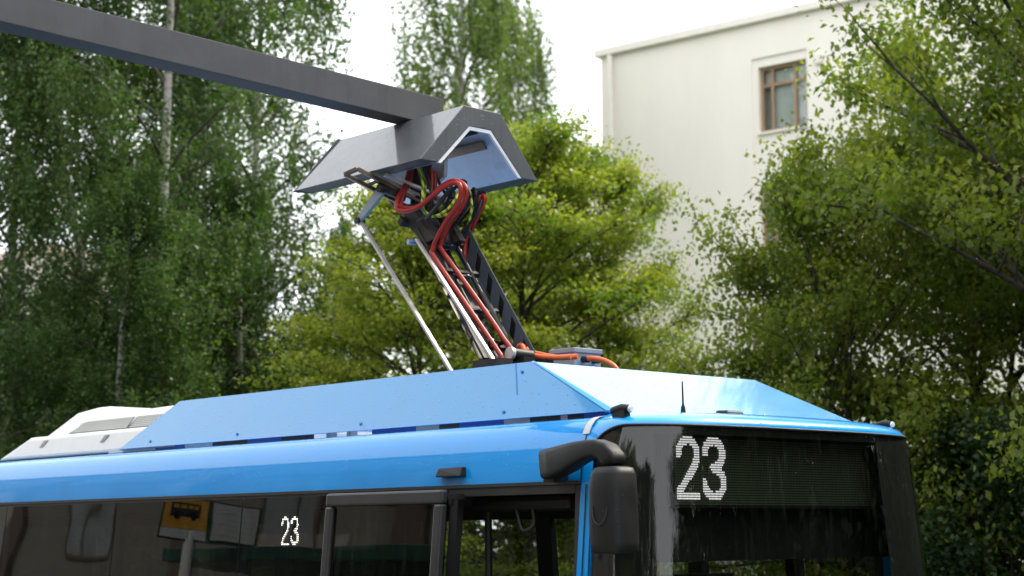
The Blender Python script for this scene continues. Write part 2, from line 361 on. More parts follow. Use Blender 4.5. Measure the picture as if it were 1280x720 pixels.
# destination display
MB().box(L(.235, .06, 2.16), L(.26, 2.44, 2.52)).build('sun_blind', M['interior'], bus)
disp = MB().box(L(.13, .30, 2.425), L(.20, 2.07, 2.785)).build('destination_display', M['interior'], bus)
MB().add(LL([(.127, .33, 2.44), (.127, 2.04, 2.44), (.127, 2.04, 2.772), (.127, .33, 2.772)]), [(0, 1, 2, 3)]).build('display_board', M['board'], disp)
def stroke_pts(ch):
    arc = lambda cx, cy, rx, ry, a0, a1, n=14: [(cx + rx * math.cos(rad(a0 + (a1 - a0) * i / n)), cy + ry * math.sin(rad(a0 + (a1 - a0) * i / n))) for i in range(n + 1)]
    if ch == '2': return [arc(.5, .72, .40, .22, 178, -25) + [(.80, .54), (.14, .14), (.09, .06)], [(.09, .055), (.95, .055)]]
    return [arc(.48, .73, .38, .21, 175, -70) + [(.44, .515)], arc(.48, .27, .42, .215, 82, -178)]
def lit(ch, x, y, wd, ar):
    best = 9
    for pl in stroke_pts(ch):
        for (ax, ay), (bx, by) in zip(pl, pl[1:]):
            dx, dy = bx - ax, (by - ay) * ar; px, py = x - ax, (y - ay) * ar
            t = max(0, min(1, (px * dx + py * dy) / (dx * dx + dy * dy + 1e-9))); best = min(best, math.hypot(px - t * dx, py - t * dy))
    return best < wd
for ch, b0, b1 in (('2', .342, .512), ('3', .536, .712)):
    mb = MB(); rows_n, cols_n = 26, 17; z0, z1 = 2.463, 2.775
    for i in range(rows_n):
        for k in range(cols_n):
            x, y = (k + .5) / cols_n, (i + .5) / rows_n
            if lit(ch, x, y, .128, (z1 - z0) / (b1 - b0)):
                b = b0 + (b1 - b0) * x; z = z0 + (z1 - z0) * y; hw, hh = .0039, .0036
                mb.add(LL([(.123, b - hw, z - hh), (.123, b + hw, z - hh), (.123, b + hw, z + hh), (.123, b - hw, z + hh)]), [(0, 1, 2, 3)])
    mb.build('digit', M['led'], disp)
# side number board behind the window
sd = MB().box(L(2.70, .052, 2.20), L(3.16, .10, 2.47)).build('side_display', M['interior'], bus)
for ch, a1, a0 in (('2', 3.010, 2.93), ('3', 2.915, 2.835)):
    mb = MB(); rn, cn = 15, 8
    for i in range(rn):
        for k in range(cn):
            x, y = (k + .5) / cn, (i + .5) / rn
            if lit(ch, x, y, .085, 1.9):
                a = a1 + (a0 - a1) * x; z = 2.247 + .17 * y; h_ = .0034
                mb.add(LL([(a - h_, .047, z - h_), (a + h_, .047, z - h_), (a + h_, .047, z + h_), (a - h_, .047, z + h_)]), [(0, 1, 2, 3)])
    mb.build('digit', M['led_side'], sd)

# open door leaf standing outside the body
door = empty('door_leaf', parent=bus)
def leafb(z): return -.165 - .09 * (2.535 - z)
def dq(a0, a1, z0, z1, t0=.0, t1=.045):
    return [L(a0, leafb(z0) - t1, z0), L(a1, leafb(z0) - t1, z0), L(a1, leafb(z0) - t0, z0), L(a0, leafb(z0) - t0, z0), L(a0, leafb(z1) - t1, z1), L(a1, leafb(z1) - t1, z1), L(a1, leafb(z1) - t0, z1), L(a0, leafb(z1) - t0, z1)]
mb = MB().hexa(dq(1.235, 2.225, 2.462, 2.532)).hexa(dq(1.235, 1.298, .4, 2.46)).hexa(dq(2.165, 2.225, .4, 2.46)).hexa(dq(1.298, 2.165, .4, .55))
mb.build('frame', M['dark'], door, bevel=.012)
MB().add([L(1.298, leafb(.55) - .02, .55), L(2.165, leafb(.55) - .02, .55), L(2.165, leafb(2.462) - .02, 2.462), L(1.298, leafb(2.462) - .02, 2.462)], [(0, 1, 2, 3)]).build('pane', M['glass'], door)
mb = MB().tube(LL([(1.36, leafb(1.1) + .05, .9), (1.36, leafb(1.9) + .05, 2.1)]), .016).bar(L(1.30, -.14, 2.5), L(1.33, .03, 2.50), .05, .03); mb.build('handrail', M['dark'], door)
# second leaf folded in the doorway: slim dark posts and pane
mb = MB().hexa([L(.47, -.02, .4), L(.49, -.02, .4), L(.49, .50, .4), L(.47, .50, .4), L(.47, .01, 2.45), L(.49, .01, 2.45), L(.49, .50, 2.45), L(.47, .50, 2.45)])
inner = MB().tube(LL([(.62, .30, .4), (.62, .30, 2.5)]), .02).tube(LL([(1.05, .62, .4), (1.05, .62, 2.5)]), .02).tube(LL([(1.36, .22, .4), (1.36, .22, 2.5)]), .02)
inner.tube(smoothpath(LL([(.92, .12, 2.47), (.90, .12, 2.36), (.98, .12, 2.32), (1.02, .12, 2.40), (1.04, .12, 2.47)])), .012, 6)
inner.build('handrail', M['dark'], bus)
mb = MB().box(L(.62, .10, 2.42), L(1.38, .30, 2.5)); mb.build('door_mechanism', M['black'], bus, bevel=.03)
for a in (2.6, 3.4, 4.2, 5.0, 5.8, 6.6, 7.4):
    for b in (.35, .82, 1.72, 2.18):
        st = MB().box(L(a, b - .2, .75), L(a + .42, b + .2, .84)).hexa([L(a + .40, b - .2, .8), L(a + .46, b - .2, .8), L(a + .46, b + .2, .8), L(a + .40, b + .2, .8), L(a + .50, b - .19, 1.5), L(a + .56, b - .19, 1.5), L(a + .56, b + .19, 1.5), L(a + .50, b + .19, 1.5)])
        st.box(L(a + .15, b - .03, .36), L(a + .25, b + .03, .75))
        st.build('seat', M['seat'], bus, bevel=.02)
mb = MB().box(L(.55, 1.45, .36), L(.62, 2.45, 1.05)).box(L(1.55, 1.4, .36), L(1.60, 2.45, 2.05)).box(L(.18, .1, .9), L(.5, 2.4, 1.0)); mb.build('driver_cab', M['interior'], bus)
# small lamp over the door
mb = MB().hexa([L(1.29, -.045, 2.604), L(1.49, -.045, 2.604), L(1.49, .012, 2.604), L(1.29, .012, 2.604), L(1.30, -.018, 2.655), L(1.48, -.03, 2.650), L(1.48, .022, 2.65), L(1.30, .022, 2.655)])
mb.build('door_lamp', M['black'], bus, bevel=.006)
# wheels
for a, b in ((2.75, .0), (8.7, .0), (2.75, 2.5), (8.7, 2.5)):
    s_ = 1 if b < 1 else -1
    wh = MB().tube([L(a, b - .1 * s_, .48), L(a, b + .2 * s_, .48)], .48, 28).build('wheel', M['rubber'], bus, bevel=.03)
    MB().tube([L(a, b - .112 * s_, .48), L(a, b - .09 * s_, .48)], .28, 24).build('rim', M['silver'], wh)

# mirror
mr = empty('wing_mirror', parent=bus)
mb = MB()
path = [(.575, -.085, 2.640, .115, .145), (.50, -.10, 2.648, .115, .145), (.40, -.125, 2.664, .115, .132), (.30, -.15, 2.684, .11, .108), (.20, -.172, 2.698, .105, .088), (.13, -.185, 2.700, .10, .080), (.075, -.19, 2.682, .10, .085), (.040, -.192, 2.650, .10, .09), (.030, -.192, 2.612, .095, .095)]
rings = []
for i, (a, b, z, wy, hz) in enumerate(path):
    p0 = Vector(path[max(i-1, 0)][:3]); p1 = Vector(path[min(i+1, len(path)-1)][:3]); d = (L(*p1) - L(*p0)).normalized(); c = L(a, b, z)
    side = Vector((0, 1, 0)) - d * d.y; side.normalize(); up = side.cross(d)
    ring = []
    for k in range(20):
        t = 2 * math.pi * k / 20; cx, sx_ = math.cos(t), math.sin(t); e = .38
        ring.append(c + side * math.copysign(abs(cx) ** e, cx) * wy / 2 + up * math.copysign(abs(sx_) ** e, sx_) * hz / 2)
    rings.append(ring + [ring[0]])
mb.grid(rings); mb.add(rings[0][:-1], [tuple(range(20))]); mb.add(rings[-1][:-1], [tuple(range(20))])
mb.hexa([L(.53, -.10, 2.555), L(.60, -.10, 2.555), L(.60, .03, 2.555), L(.53, .03, 2.555), L(.53, -.10, 2.60), L(.60, -.10, 2.60), L(.60, .03, 2.60), L(.53, .03, 2.60)])
mb.build('mirror_arm', M['black'], mr, fix='weld')
mb = MB(); rings = []
for z, sa, sb, ca in ((2.610, .06, .055, .035), (2.604, .088, .080, .035), (2.575, .104, .092, .038), (2.50, .110, .098, .042), (2.36, .113, .10, .040), (2.26, .112, .10, .036), (2.222, .108, .096, .034), (2.212, .09, .08, .034)):
    ring = []
    for k in range(32):
        t = 2 * math.pi * k / 32; cx, sx_ = math.cos(t), math.sin(t)
        ring.append(L(ca - .004 + math.copysign(abs(cx) ** .6, cx) * sa * .87, -.195 + math.copysign(abs(sx_) ** .6, sx_) * sb, z))
    rings.append(ring + [ring[0]])
mb.grid(rings); mb.add(rings[0][:-1], [tuple(range(32))]); mb.add(rings[-1][:-1], [tuple(range(32))])
mb.build('mirror_housing', M['black'], mr, fix='weld')
mb = MB().tube(smoothpath(LL([(.075, -.294, 2.43), (.065, -.297, 2.37), (.035, -.298, 2.345), (.0, -.297, 2.36), (-.02, -.292, 2.42)])), .0025, 5); mb.build('cover_line', M['dark'], mr)

# roof cover
cov = empty('roof_cover', parent=bus)
b0, zb, bt, zt = .18, 2.905, .32, 3.213
BL, BLr, TL, TLr = (SEAM, b0, zb), (5.15, b0, zb), (1.12, bt, zt), (4.60, bt, zt)
BR, BRr, TR, TRr = [(p[0], mir(p[1]), p[2]) for p in (BL, BLr, TL, TLr)]
def lerp3(p, q, t): return tuple(p[i] + (q[i] - p[i]) * t for i in range(3))
def panel(name, c4, out, mat, th=.004, bev=.006):
    vs = LL(c4); n = (vs[1] - vs[0]).cross(vs[3] - vs[0]).normalized()
    if n.dot(Vector(out)) > 0: n = -n
    MB().prism(vs, n * th).build(name, mat, cov, bevel=bev if bev else 0)
k0, k1 = .010, .010
panel('side_panel', [lerp3(BL, BLr, .012), BLr, TLr, lerp3(TL, TLr, .012)], (0, -1, .3), M['cover'], .006, 0)
panel('side_panel', [lerp3(BR, BRr, .004), BRr, TRr, lerp3(TR, TRr, .004)], (0, 1, .3), M['cover'], .006, 0)
panel('front_panel', [BL, BR, TR, TL], (1, 0, .7), M['cover'], .006, 0)
panel('rear_panel', [BLr, BRr, TRr, TLr], (-1, 0, .7), M['cover'], .006, 0)
mb = MB().add(LL([lerp3(BL, BLr, .012), BL, TL, lerp3(TL, TLr, .012)]), [(0, 1, 2, 3)]); o = mb.build('corner_seam', M['cover'], cov)
mb = MB().add([p + Vector((.0025, 0, .004)) for p in LL([BL, lerp3(BL, BR, .035), lerp3(TL, TR, .012), TL])], [(0, 1, 2, 3)]); mb.build('edge_reflection', M['edge'], cov)  # flat strip coloured like the bevel's dark reflection
                                        # fixing screws on the cover
def onq(s_, t): return lerp3(lerp3(BL, BLr, s_), lerp3(TL, TLr, s_), t)
for s_ in (.15, .42, .70, .93): 
    c = L(*onq(s_, .12)); MB().tube([c + Vector((0, .002, 0)), c + Vector((0, -.006, .003))], .009, 8).build('screw', M['seam'], cov)
c = L(*onq(.045, .82)); MB().tube([c + Vector((0, .002, 0)), c + Vector((0, -.006, .003))], .009, 8).build('screw', M['seam'], cov)
for t in (.30, .62):
    p_ = lerp3(lerp3(BL, BR, t), lerp3(TL, TR, t), .10); c = L(*p_); MB().tube([c, c + Vector((.006, 0, .006))], .009, 8).build('screw', M['seam'], cov)
mb = MB().bar(L(*onq(.035, 1.0)) + Vector((0, -.003, .001)), L(*onq(.10, .42)) + Vector((0, -.003, .001)), .003, .003)
mb.build('panel_crease', M['seam'], cov)
# things seen in the slot under the cover
slot = [(.47, .62, 'seam'), (.62, .74, 'dark'), (.74, .79, 'silver'), (.79, 1.02, 'dark'), (1.02, 1.22, 'silver'), (1.22, 1.58, 'seam'), (1.58, 1.75, 'clip'), (1.75, 1.95, 'silver'), (1.95, 2.35, 'seam'), (2.55, 2.59, 'silver'), (2.75, 2.79, 'silver'), (2.98, 3.25, 'dark'), (3.25, 3.62, 'seam'), (3.62, 4.02, 'dark'), (4.02, 4.35, 'white'), (4.35, 4.72, 'seam'), (4.72, 5.35, 'white')]
for a0, a1, mk in slot:
    MB().box(L(a0, .21, 2.865), L(a1, .26, 2.915)).build('mounting_rail', M[mk], cov)

# air conditioner
ac = empty('air_conditioner', parent=bus)
def acbox(name, prof, bb0, bb1, ins_top, mat=M['white'], bev=.03):
    n = len(prof); zlo = min(p[1] for p in prof); zhi = max(p[1] for p in prof)
    near = [L(a, bb0 + ins_top * (z - zlo) / (zhi - zlo), z) for a, z in prof]; far = [L(a, bb1 - ins_top * (z - zlo) / (zhi - zlo), z) for a, z in prof]
    mb = MB(); mb.add(near + far, [tuple(range(n)), tuple(reversed(range(n, 2*n)))] + [(i, n+i, n+(i+1) % n, (i+1) % n) for i in range(n)])
    return mb.build(name, mat, ac, bevel=bev, seg=3)
acbox('base_shell', [(4.45, 2.886), (7.06, 2.886), (6.62, 3.055), (4.45, 3.055)], .20, 2.30, .06)
acbox('top_shell', [(4.45, 3.04), (6.56, 3.04), (6.30, 3.235), (6.05, 3.262), (5.9, 3.262), (5.35, 3.205), (4.45, 3.22)], .33, 2.17, .17)
MB().box(L(4.45, .21, 2.872), L(7.08, .5, 2.884)).build('gasket', M['black'], ac)
def acs(a, z): return L(a, .33 + .17 * (z - 3.04) / (3.262 - 3.04) - .004, z)
for a0, a1 in ((4.72, 5.30), (5.34, 6.14)):
    fr = MB(); q = [acs(a0, 3.066), acs(a1 + .04, 3.066), acs(a1 - .12 if a1 > 6 else a1, 3.150), acs(a0, 3.150)]
    fr.prism(q, (0, .006, 0)); g = fr.build('grille', M['grille'], ac)
    sl = MB()
    for i in range(6):
        z = 3.075 + .0135 * i; sl.bar(acs(a0 + .01, z) + Vector((0, -.003, 0)), acs(a1 - .018 * i * (a1 > 6), z) + Vector((0, -.003, 0)), .004, .0065)
    for q_ in range(int((a1 - a0) / .035)): sl.bar(acs(a0 + .02 + .035 * q_, 3.072), acs(a0 + .02 + .035 * q_, 3.145), .004, .008, up=(1, 0, 0))
    sl.build('grille_bar', M['white'], g)
    bk = MB().add([p + Vector((0, -.0015, 0)) for p in q], [(0, 1, 2, 3)]); bk.build('grille_mesh', M['dark'], g)
for a in (5.45, 6.35): MB().hexa([L(a, .225, 2.97), L(a + .05, .225, 2.97), L(a + .05, .25, 2.97), L(a, .25, 2.97), L(a - .05, .238, 3.02), L(a, .238, 3.02), L(a, .26, 3.02), L(a - .05, .26, 3.02)]).build('latch', M['grille'], ac)

# roof fittings
at_ = MB().box(L(.27, .53, 2.892), L(.33, .74, 2.904)).tube(LL([(.30, .60, 2.90), (.30, .60, 2.93), (.30, .60, 2.95), (.30, .598, 3.065)]), [.014, .012, .0055, .004], 8)
at_.build('antenna', M['black'], bus)
MB().hexa([L(.20, .83, 2.885), L(.30, .83, 2.89), L(.30, .98, 2.89), L(.20, .98, 2.885), L(.215, .84, 2.925), L(.29, .84, 2.928), L(.29, .97, 2.928), L(.215, .97, 2.925)]).build('roof_sensor', M['black'], bus, bevel=.01)
for b in (.155, 2.335):
    ml = MB().tube(LL([(.36, b, 2.895), (.30, b, 2.910), (.25, b, 2.905)]), [.026, .023, .020], 12).hexa([L(.27, b - .025, 2.85), L(.35, b - .025, 2.85), L(.35, b + .025, 2.85), L(.27, b + .025, 2.85), L(.27, b - .02, 2.90), L(.35, b - .02, 2.90), L(.35, b + .02, 2.90), L(.27, b + .02, 2.90)]).build('marker_lamp', M['black'], bus)
    MB().tube(LL([(.252, b, 2.905), (.238, b, 2.904)]), [.019, .013], 12).build('lens', M['lens'], ml)
rb = MB().box(L(1.98, 1.5, 2.95), L(2.19, 1.735, 3.425)).build('roof_box', M['roofbox'], bus, bevel=.006)
MB().box(L(1.972, 1.492, 3.41), L(2.198, 1.743, 3.440)).build('lid', M['roofbox'], rb, bevel=.004)
for b in (1.575, 1.665): MB().tube(LL([(1.982, b, 3.37), (1.93, b, 3.365)]), .021, 10).build('gland', M['cableblack'], rb)

# ------------------------------------------------------------------ pantograph
pan = empty('pantograph', parent=bus)
def tubepart(name, pts, r, mat, sm=5, n=8):
    return MB().tube(smoothpath(LL(pts), sm), r, n).build(name, mat, pan, fix=True)
# boom: far plate with slanted openings, near plain bar, cross members
T0, T1 = Vector((2.255, 3.436)), Vector((2.79, 4.185))   # centre line (a, z)
def boom(s_, h, b): 
    d = (T1 - T0).normalized(); nrm = Vector((-d.y, d.x)); p = T0 + (T1 - T0) * s_ + nrm * h; return L(p.x, b, p.y)
HW = .094
mb = MB(); NB = 5
def quad(c4, b, th=.004): mb.prism([boom(s_, h, b) for s_, h in c4], (0, th, 0))
bp = 1.30; RW = .030
quad([(-.12, HW), (1.06, HW), (1.06, HW - RW), (-.12, HW - RW)], bp)
quad([(-.12, -HW), (1.06, -HW), (1.06, -HW + RW), (-.12, -HW + RW)], bp)
for i in range(NB):
    s0 = i / NB - .06
    quad([(s0 + .205, HW - RW), (s0 + .105, HW - RW), (s0 - .02, -HW + RW), (s0 + .065, -HW + RW)], bp)
    quad([(s0 + .06, -HW + RW), (s0 + .10, -HW + RW), (s0 + .225, HW - RW), (s0 + .205, HW - RW)], bp)
quad([(1.0, HW - RW), (1.06, HW - RW), (1.06, -HW + RW), (1.0, -HW + RW)], bp)
mb.build('boom_plate', M['plate'], pan, fix=True)
mb = MB()
for h in (-HW,):
    d = Vector((0, .035, 0)); mb.bar(boom(-.12, h - math.copysign(.006, h), bp + .032), boom(1.06, h - math.copysign(.006, h), bp + .032), .04, .008, up=(1, 0, .6))
mb.prism([boom(q_, h_, bp + .06) for q_, h_ in ((.02, HW - .05), (1.05, HW - .05), (1.05, -HW + .03), (.02, -HW + .03))], (0, .004, 0))
mb.build('boom_flange', M['cableblack'], pan)
mb = MB()
mb.bar(boom(-.10, -.01, .985), boom(1.08, -.01, .985), .018, .062, up=(0, 1, 0))
for s_ in (.02, .36, .70, .98): mb.bar(boom(s_, -.02, .985), boom(s_, -.02, bp), .03, .03, up=(1, 0, 1))
for s_ in (.1, .5): mb.bar(boom(s_, -.05, 1.0), boom(s_ + .32, -.05, bp), .022, .012, up=(1, 0, 1))
mb.build('boom_frame', M['bronze'], pan)
MB().bar(L(2.02, .93, 3.25), L(2.815, .93, 4.165), .016, .030, up=(0, 1, 0)).build('rod', M['rodmetal'], pan, bevel=.004)
MB().bar(L(2.375, .85, 3.27), L(3.205, .78, 4.318), .016, .030, up=(0, 1, 0)).build('rod', M['rodmetal'], pan, bevel=.004)
mb = MB().prism([boom(-.1, -.09, 1.005), boom(-.1, -.09, 1.24), boom(.99, -.09, 1.24), boom(.99, -.09, 1.005)], (0, .0, .006)); mb.build('cable_tray', M['cableblack'], pan)
MB().tube([boom(-.05, -.01, 1.23), boom(.5, -.01, 1.23)], .026, 10).tube([boom(.5, -.01, 1.23), boom(.98, -.01, 1.23)], .015, 10).build('gas_strut', M['cableblack'], pan)
# knee housing at the top of the boom
mb = MB().prism(LL([(3.03, .96, 4.40), (2.89, .96, 4.385), (2.68, .96, 4.15), (2.78, .96, 4.13), (2.92, .96, 4.25)]), (0, .10, 0))
mb.prism(LL([(3.0, 1.20, 4.40), (2.86, 1.20, 4.40), (2.70, 1.20, 4.17), (2.82, 1.20, 4.13)]), (0, .05, 0))
mb.bar(L(2.97, .92, 4.30), L(2.97, 1.36, 4.30), .05, .05, up=(1, 0, 1)).bar(L(2.87, .95, 4.16), L(2.87, 1.34, 4.16), .04, .04, up=(1, 0, 1))
mb.build('knee_housing', M['bronze'], pan, bevel=.006)
MB().tube(LL([(2.865, .90, 4.15), (2.855, .96, 4.15)]), .018, 10).build('bolt', pbr('zinc_blue', (.25, .34, .45), .35, .6), pan)
# contact head
mb = MB()
P1, P2 = Vector((3.0, .598, 4.604)), Vector((2.93, 1.19, 4.40)); off = Vector((.10, -.025, -.024))
mb.bar(L(*P1), L(*P2), .026, .026).bar(L(*(P1 + off)), L(*(P2 + off)), .026, .026)
mb.bar(L(*P1), L(*(P1 + off)), .026, .026)
for t in (.27, .52, .8): mb.bar(L(*P1.lerp(P2, t)), L(*(P1 + off).lerp(P2 + off, t)), .022, .018)
mb.build('contact_rail', M['copper'], pan, bevel=.003)
mb = MB()
P3, P4 = P1.lerp(P2, .3) + Vector((.03, .0, .03)), P2 + Vector((.03, .06, .04))
mb.bar(L(*P3), L(*P4), .05, .022).bar(L(*(P3 + Vector((-.07, 0, .01)))), L(*(P4 + Vector((-.07, .02, .03)))), .03, .02)
mb.build('head_carrier', M['pink'], pan, bevel=.003)
mb = MB()
mb.prism(LL([(3.25, 1.02, 4.70), (3.03, 1.02, 4.70), (3.03, 1.02, 4.53), (3.13, 1.02, 4.50), (3.25, 1.02, 4.56)]), (0, .03, 0))
mb.build('head_plate', M['pink'], pan); mb = MB()
mb.prism(LL([(3.08, 1.24, 4.78), (2.90, 1.24, 4.78), (2.91, 1.24, 4.63), (2.98, 1.24, 4.60), (3.06, 1.24, 4.64)]), (0, .03, 0))
mb.build('head_plate', M['pink'], pan)
mb = MB().box(L(2.98, 1.08, 4.58), L(3.18, 1.20, 4.72)).bar(L(3.0, 1.1, 4.60), L(2.93, 1.12, 4.36), .08, .10).bar(L(3.12, 1.12, 4.60), L(2.98, 1.12, 4.36), .05, .05)
mb.bar(L(3.08, .98, 4.44), L(2.93, 1.06, 4.34), .07, .04)
mb.build('head_joint', M['bronze'], pan, bevel=.006)
mb = MB()                              # tapered link down to the long rod
pA, pB = Vector((3.0, .79, 4.49)), Vector((3.205, .775, 4.325)); d = (L(*pB) - L(*pA)).normalized(); sdv = d.cross(Vector((0, 1, 0))).normalized()
mb.hexa([L(*pA) - sdv*.040 + Vector((0, y, 0)) for y in (-.012,)] + [L(*pA) + sdv*.040 + Vector((0, -.012, 0)), L(*pA) + sdv*.040 + Vector((0, .012, 0)), L(*pA) - sdv*.040 + Vector((0, .012, 0)),
         L(*pB) - sdv*.024 + Vector((0, -.012, 0)), L(*pB) + sdv*.024 + Vector((0, -.012, 0)), L(*pB) + sdv*.024 + Vector((0, .012, 0)), L(*pB) - sdv*.024 + Vector((0, .012, 0))])
mb.build('link_arm', pbr('link_grey', (.22, .26, .29), .4, .2), pan, bevel=.004)
MB().tube(LL([(3.205, .745, 4.318), (3.205, .805, 4.318)]), .022, 12).build('pivot', M['bronze'], pan)
MB().tube(LL([(2.99, .76, 4.50), (2.99, .83, 4.50)]), .026, 12).bar(L(3.02, .78, 4.515), L(2.95, .95, 4.45), .03, .045).build('pivot', M['bronze'], pan)
# cables
CAB = {
 'red': [[(2.97, 1.0, 4.65), (2.921, 0.92, 4.526), (2.896, 0.84, 4.423), (2.879, 0.82, 4.356), (2.811, 0.83, 4.332), (2.7, 0.85, 4.344), (2.572, 0.88, 4.415), (2.487, 0.9, 4.456), (2.403, 0.92, 4.461), (2.385, 0.93, 4.409), (2.427, 0.94, 4.331), (2.546, 0.95, 4.247), (2.651, 0.96, 4.15), (2.691, 0.96, 4.084), (2.675, 0.96, 4.031), (2.447, 1.0, 3.74), (2.224, 1.05, 3.446), (2.128, 1.06, 3.326)],
         [(2.994, 1.04, 4.664), (2.929, 0.96, 4.543), (2.904, 0.88, 4.44), (2.872, 0.86, 4.375), (2.792, 0.88, 4.356), (2.689, 0.9, 4.384), (2.576, 0.93, 4.464), (2.495, 0.96, 4.496), (2.412, 0.98, 4.46), (2.401, 0.99, 4.394), (2.466, 1.0, 4.318), (2.581, 1.02, 4.255), (2.671, 1.03, 4.166), (2.695, 1.03, 4.122), (2.679, 1.03, 4.079), (2.447, 1.08, 3.788), (2.286, 1.12, 3.575), (2.217, 1.13, 3.485), (2.128, 1.14, 3.39)],
         [(2.80,1.30,4.44),(2.72,1.33,4.49),(2.67,1.34,4.48),(2.7,1.34,4.41),(2.75,1.34,4.32),(2.81,1.34,4.2),(2.80,1.32,4.08),(2.72,1.28,4.0)],
         [(2.78,1.32,4.42),(2.69,1.35,4.485),(2.64,1.36,4.46),(2.68,1.36,4.39),(2.75,1.36,4.3),(2.82,1.36,4.2),(2.81,1.34,4.07),(2.72,1.30,3.98)],
         [(2.94,1.16,4.67),(2.94,1.16,4.53),(2.95,1.16,4.46),(2.99,1.16,4.4),(2.95,1.18,4.33)],
         [(2.96,1.2,4.66),(2.95,1.2,4.54),(2.97,1.2,4.45),(3.02,1.2,4.39),(2.97,1.2,4.32)]],
 'yellowgreen': [[(2.921, 1.02, 4.682), (2.72, 0.9, 4.513), (2.685, 0.87, 4.38), (2.697, 0.9, 4.314), (2.619, 0.92, 4.284), (2.531, 0.95, 4.321), (2.511, 1.0, 4.396), (2.538, 1.05, 4.453)],
         [(2.74,1.27,4.50),(2.7,1.28,4.5),(2.68,1.28,4.41),(2.7,1.28,4.32),(2.74,1.28,4.26),(2.85,1.28,4.22)],
         [(2.912, 1.04, 4.678), (2.749, 0.95, 4.534), (2.729, 0.92, 4.424), (2.729, 0.9, 4.359), (2.658, 0.9, 4.298), (2.592, 0.95, 4.284), (2.543, 1.0, 4.314), (2.508, 1.05, 4.387)]],
 'cableblack': [[(2.72,1.3,4.47),(2.68,1.3,4.52),(2.66,1.3,4.47),(2.7,1.3,4.40),(2.82,1.3,4.32),(2.93,1.3,4.25)],
         [(2.824, 1.0, 4.626), (2.685, 0.93, 4.491), (2.65, 0.92, 4.381), (2.697, 0.92, 4.306), (2.804, 0.93, 4.281)],
         [(2.72,1.2,4.52),(2.75,1.22,4.54),(2.82,1.22,4.49),(2.88,1.22,4.4),(2.94,1.22,4.34),(2.91,1.22,4.26)],
         [(2.67,1.32,4.5),(2.69,1.32,4.38),(2.77,1.32,4.28),(2.87,1.32,4.21)],
         [(2.60,1.2,4.45),(2.68,1.2,4.36),(2.80,1.2,4.32),(2.90,1.2,4.35)],
         [(3.02,1.15,4.66),(3.06,1.10,4.50),(3.00,1.06,4.40),(2.88,1.05,4.36),(2.80,1.1,4.28),(2.82,1.12,4.18),(2.74,1.11,4.05),(2.50,1.10,3.72),(2.20,1.10,3.36)],
         [(2.98,1.22,4.66),(2.92,1.26,4.52),(2.82,1.28,4.47),(2.74,1.27,4.52),(2.66,1.24,4.46),(2.70,1.22,4.34),(2.80,1.2,4.24),(2.80,1.2,4.10)],
         [(2.74,1.12,4.50),(2.64,1.10,4.46),(2.64,1.10,4.36),(2.74,1.12,4.28),(2.86,1.14,4.24)],
         [(2.90,1.0,4.46),(2.78,1.02,4.40),(2.70,1.06,4.30),(2.78,1.08,4.20),(2.88,1.0,4.28)],
         [(2.64,1.33,4.44),(2.66,1.30,4.34),(2.78,1.26,4.22),(2.84,1.22,4.14)]],
 'orange': [[(2.30,1.3,3.41),(2.25,1.3,3.462),(2.21,1.3,3.42),(2.1,1.3,3.38),(1.94,1.3,3.36),(1.85,1.34,3.36)],
         [(2.33,1.36,3.40),(2.29,1.36,3.462),(2.25,1.36,3.43),(2.14,1.36,3.40),(1.97,1.36,3.366),(1.85,1.40,3.366)],
         [(1.97,1.575,3.37),(1.90,1.575,3.368),(1.82,1.60,3.35),(1.76,1.64,3.30),(1.73,1.66,3.20)]]}
for mk, lst in CAB.items():
    for pts in lst:
        tubepart({'orange': 'hose'}.get(mk, 'cable'), pts, {'red': .0155, 'orange': .017, 'yellowgreen': .0095, 'cableblack': .011}[mk], M[mk])
MB().tube(LL([(2.519, 0.98, 4.466), (2.642, 0.86, 4.255)]), .014, 8).build('strut', M['cableblack'], pan)
for s_ in (.03, .30, .62, .90):
    mb = MB()
    for b in (1.06, 1.14):
        c = boom(s_, .018, b); d = (boom(1, .018, b) - boom(0, .018, b)).normalized() * .007; mb.tube([c - d, c + d], .0235, 10)
    mb.bar(boom(s_, .028, 1.02), boom(s_, .028, 1.17), .008, .008, up=(1, 0, 1)); mb.build('cable_clip', M['clip'], pan)
for p_ in ((2.56, 1.10, 4.50), (2.66, 1.35, 4.475)): MB().tube(LL([p_, (p_[0] + .014, p_[1], p_[2] + .012)]), .036, 8).build('cable_clip', M['cableblack'], pan)
mo = MB().tube(LL([(2.14, 1.12, 3.39), (2.11, 1.26, 3.38)]), .036, 14).box(L(2.06, 1.15, 3.25), L(2.16, 1.24, 3.37)).build('motor', M['cableblack'], pan)
MB().tube(LL([(2.141, 1.10, 3.392), (2.14, 1.125, 3.39)]), .040, 16).build('end_disc', M['silver'], mo)
mb = MB().box(L(1.85, .85, 2.93), L(2.75, 1.55, 3.20)).box(L(2.0, .9, 3.2), L(2.25, 1.0, 3.34)).box(L(2.0, 1.28, 3.2), L(2.4, 1.34, 3.36)); mb.build('pantograph_base', M['bronze'], pan)

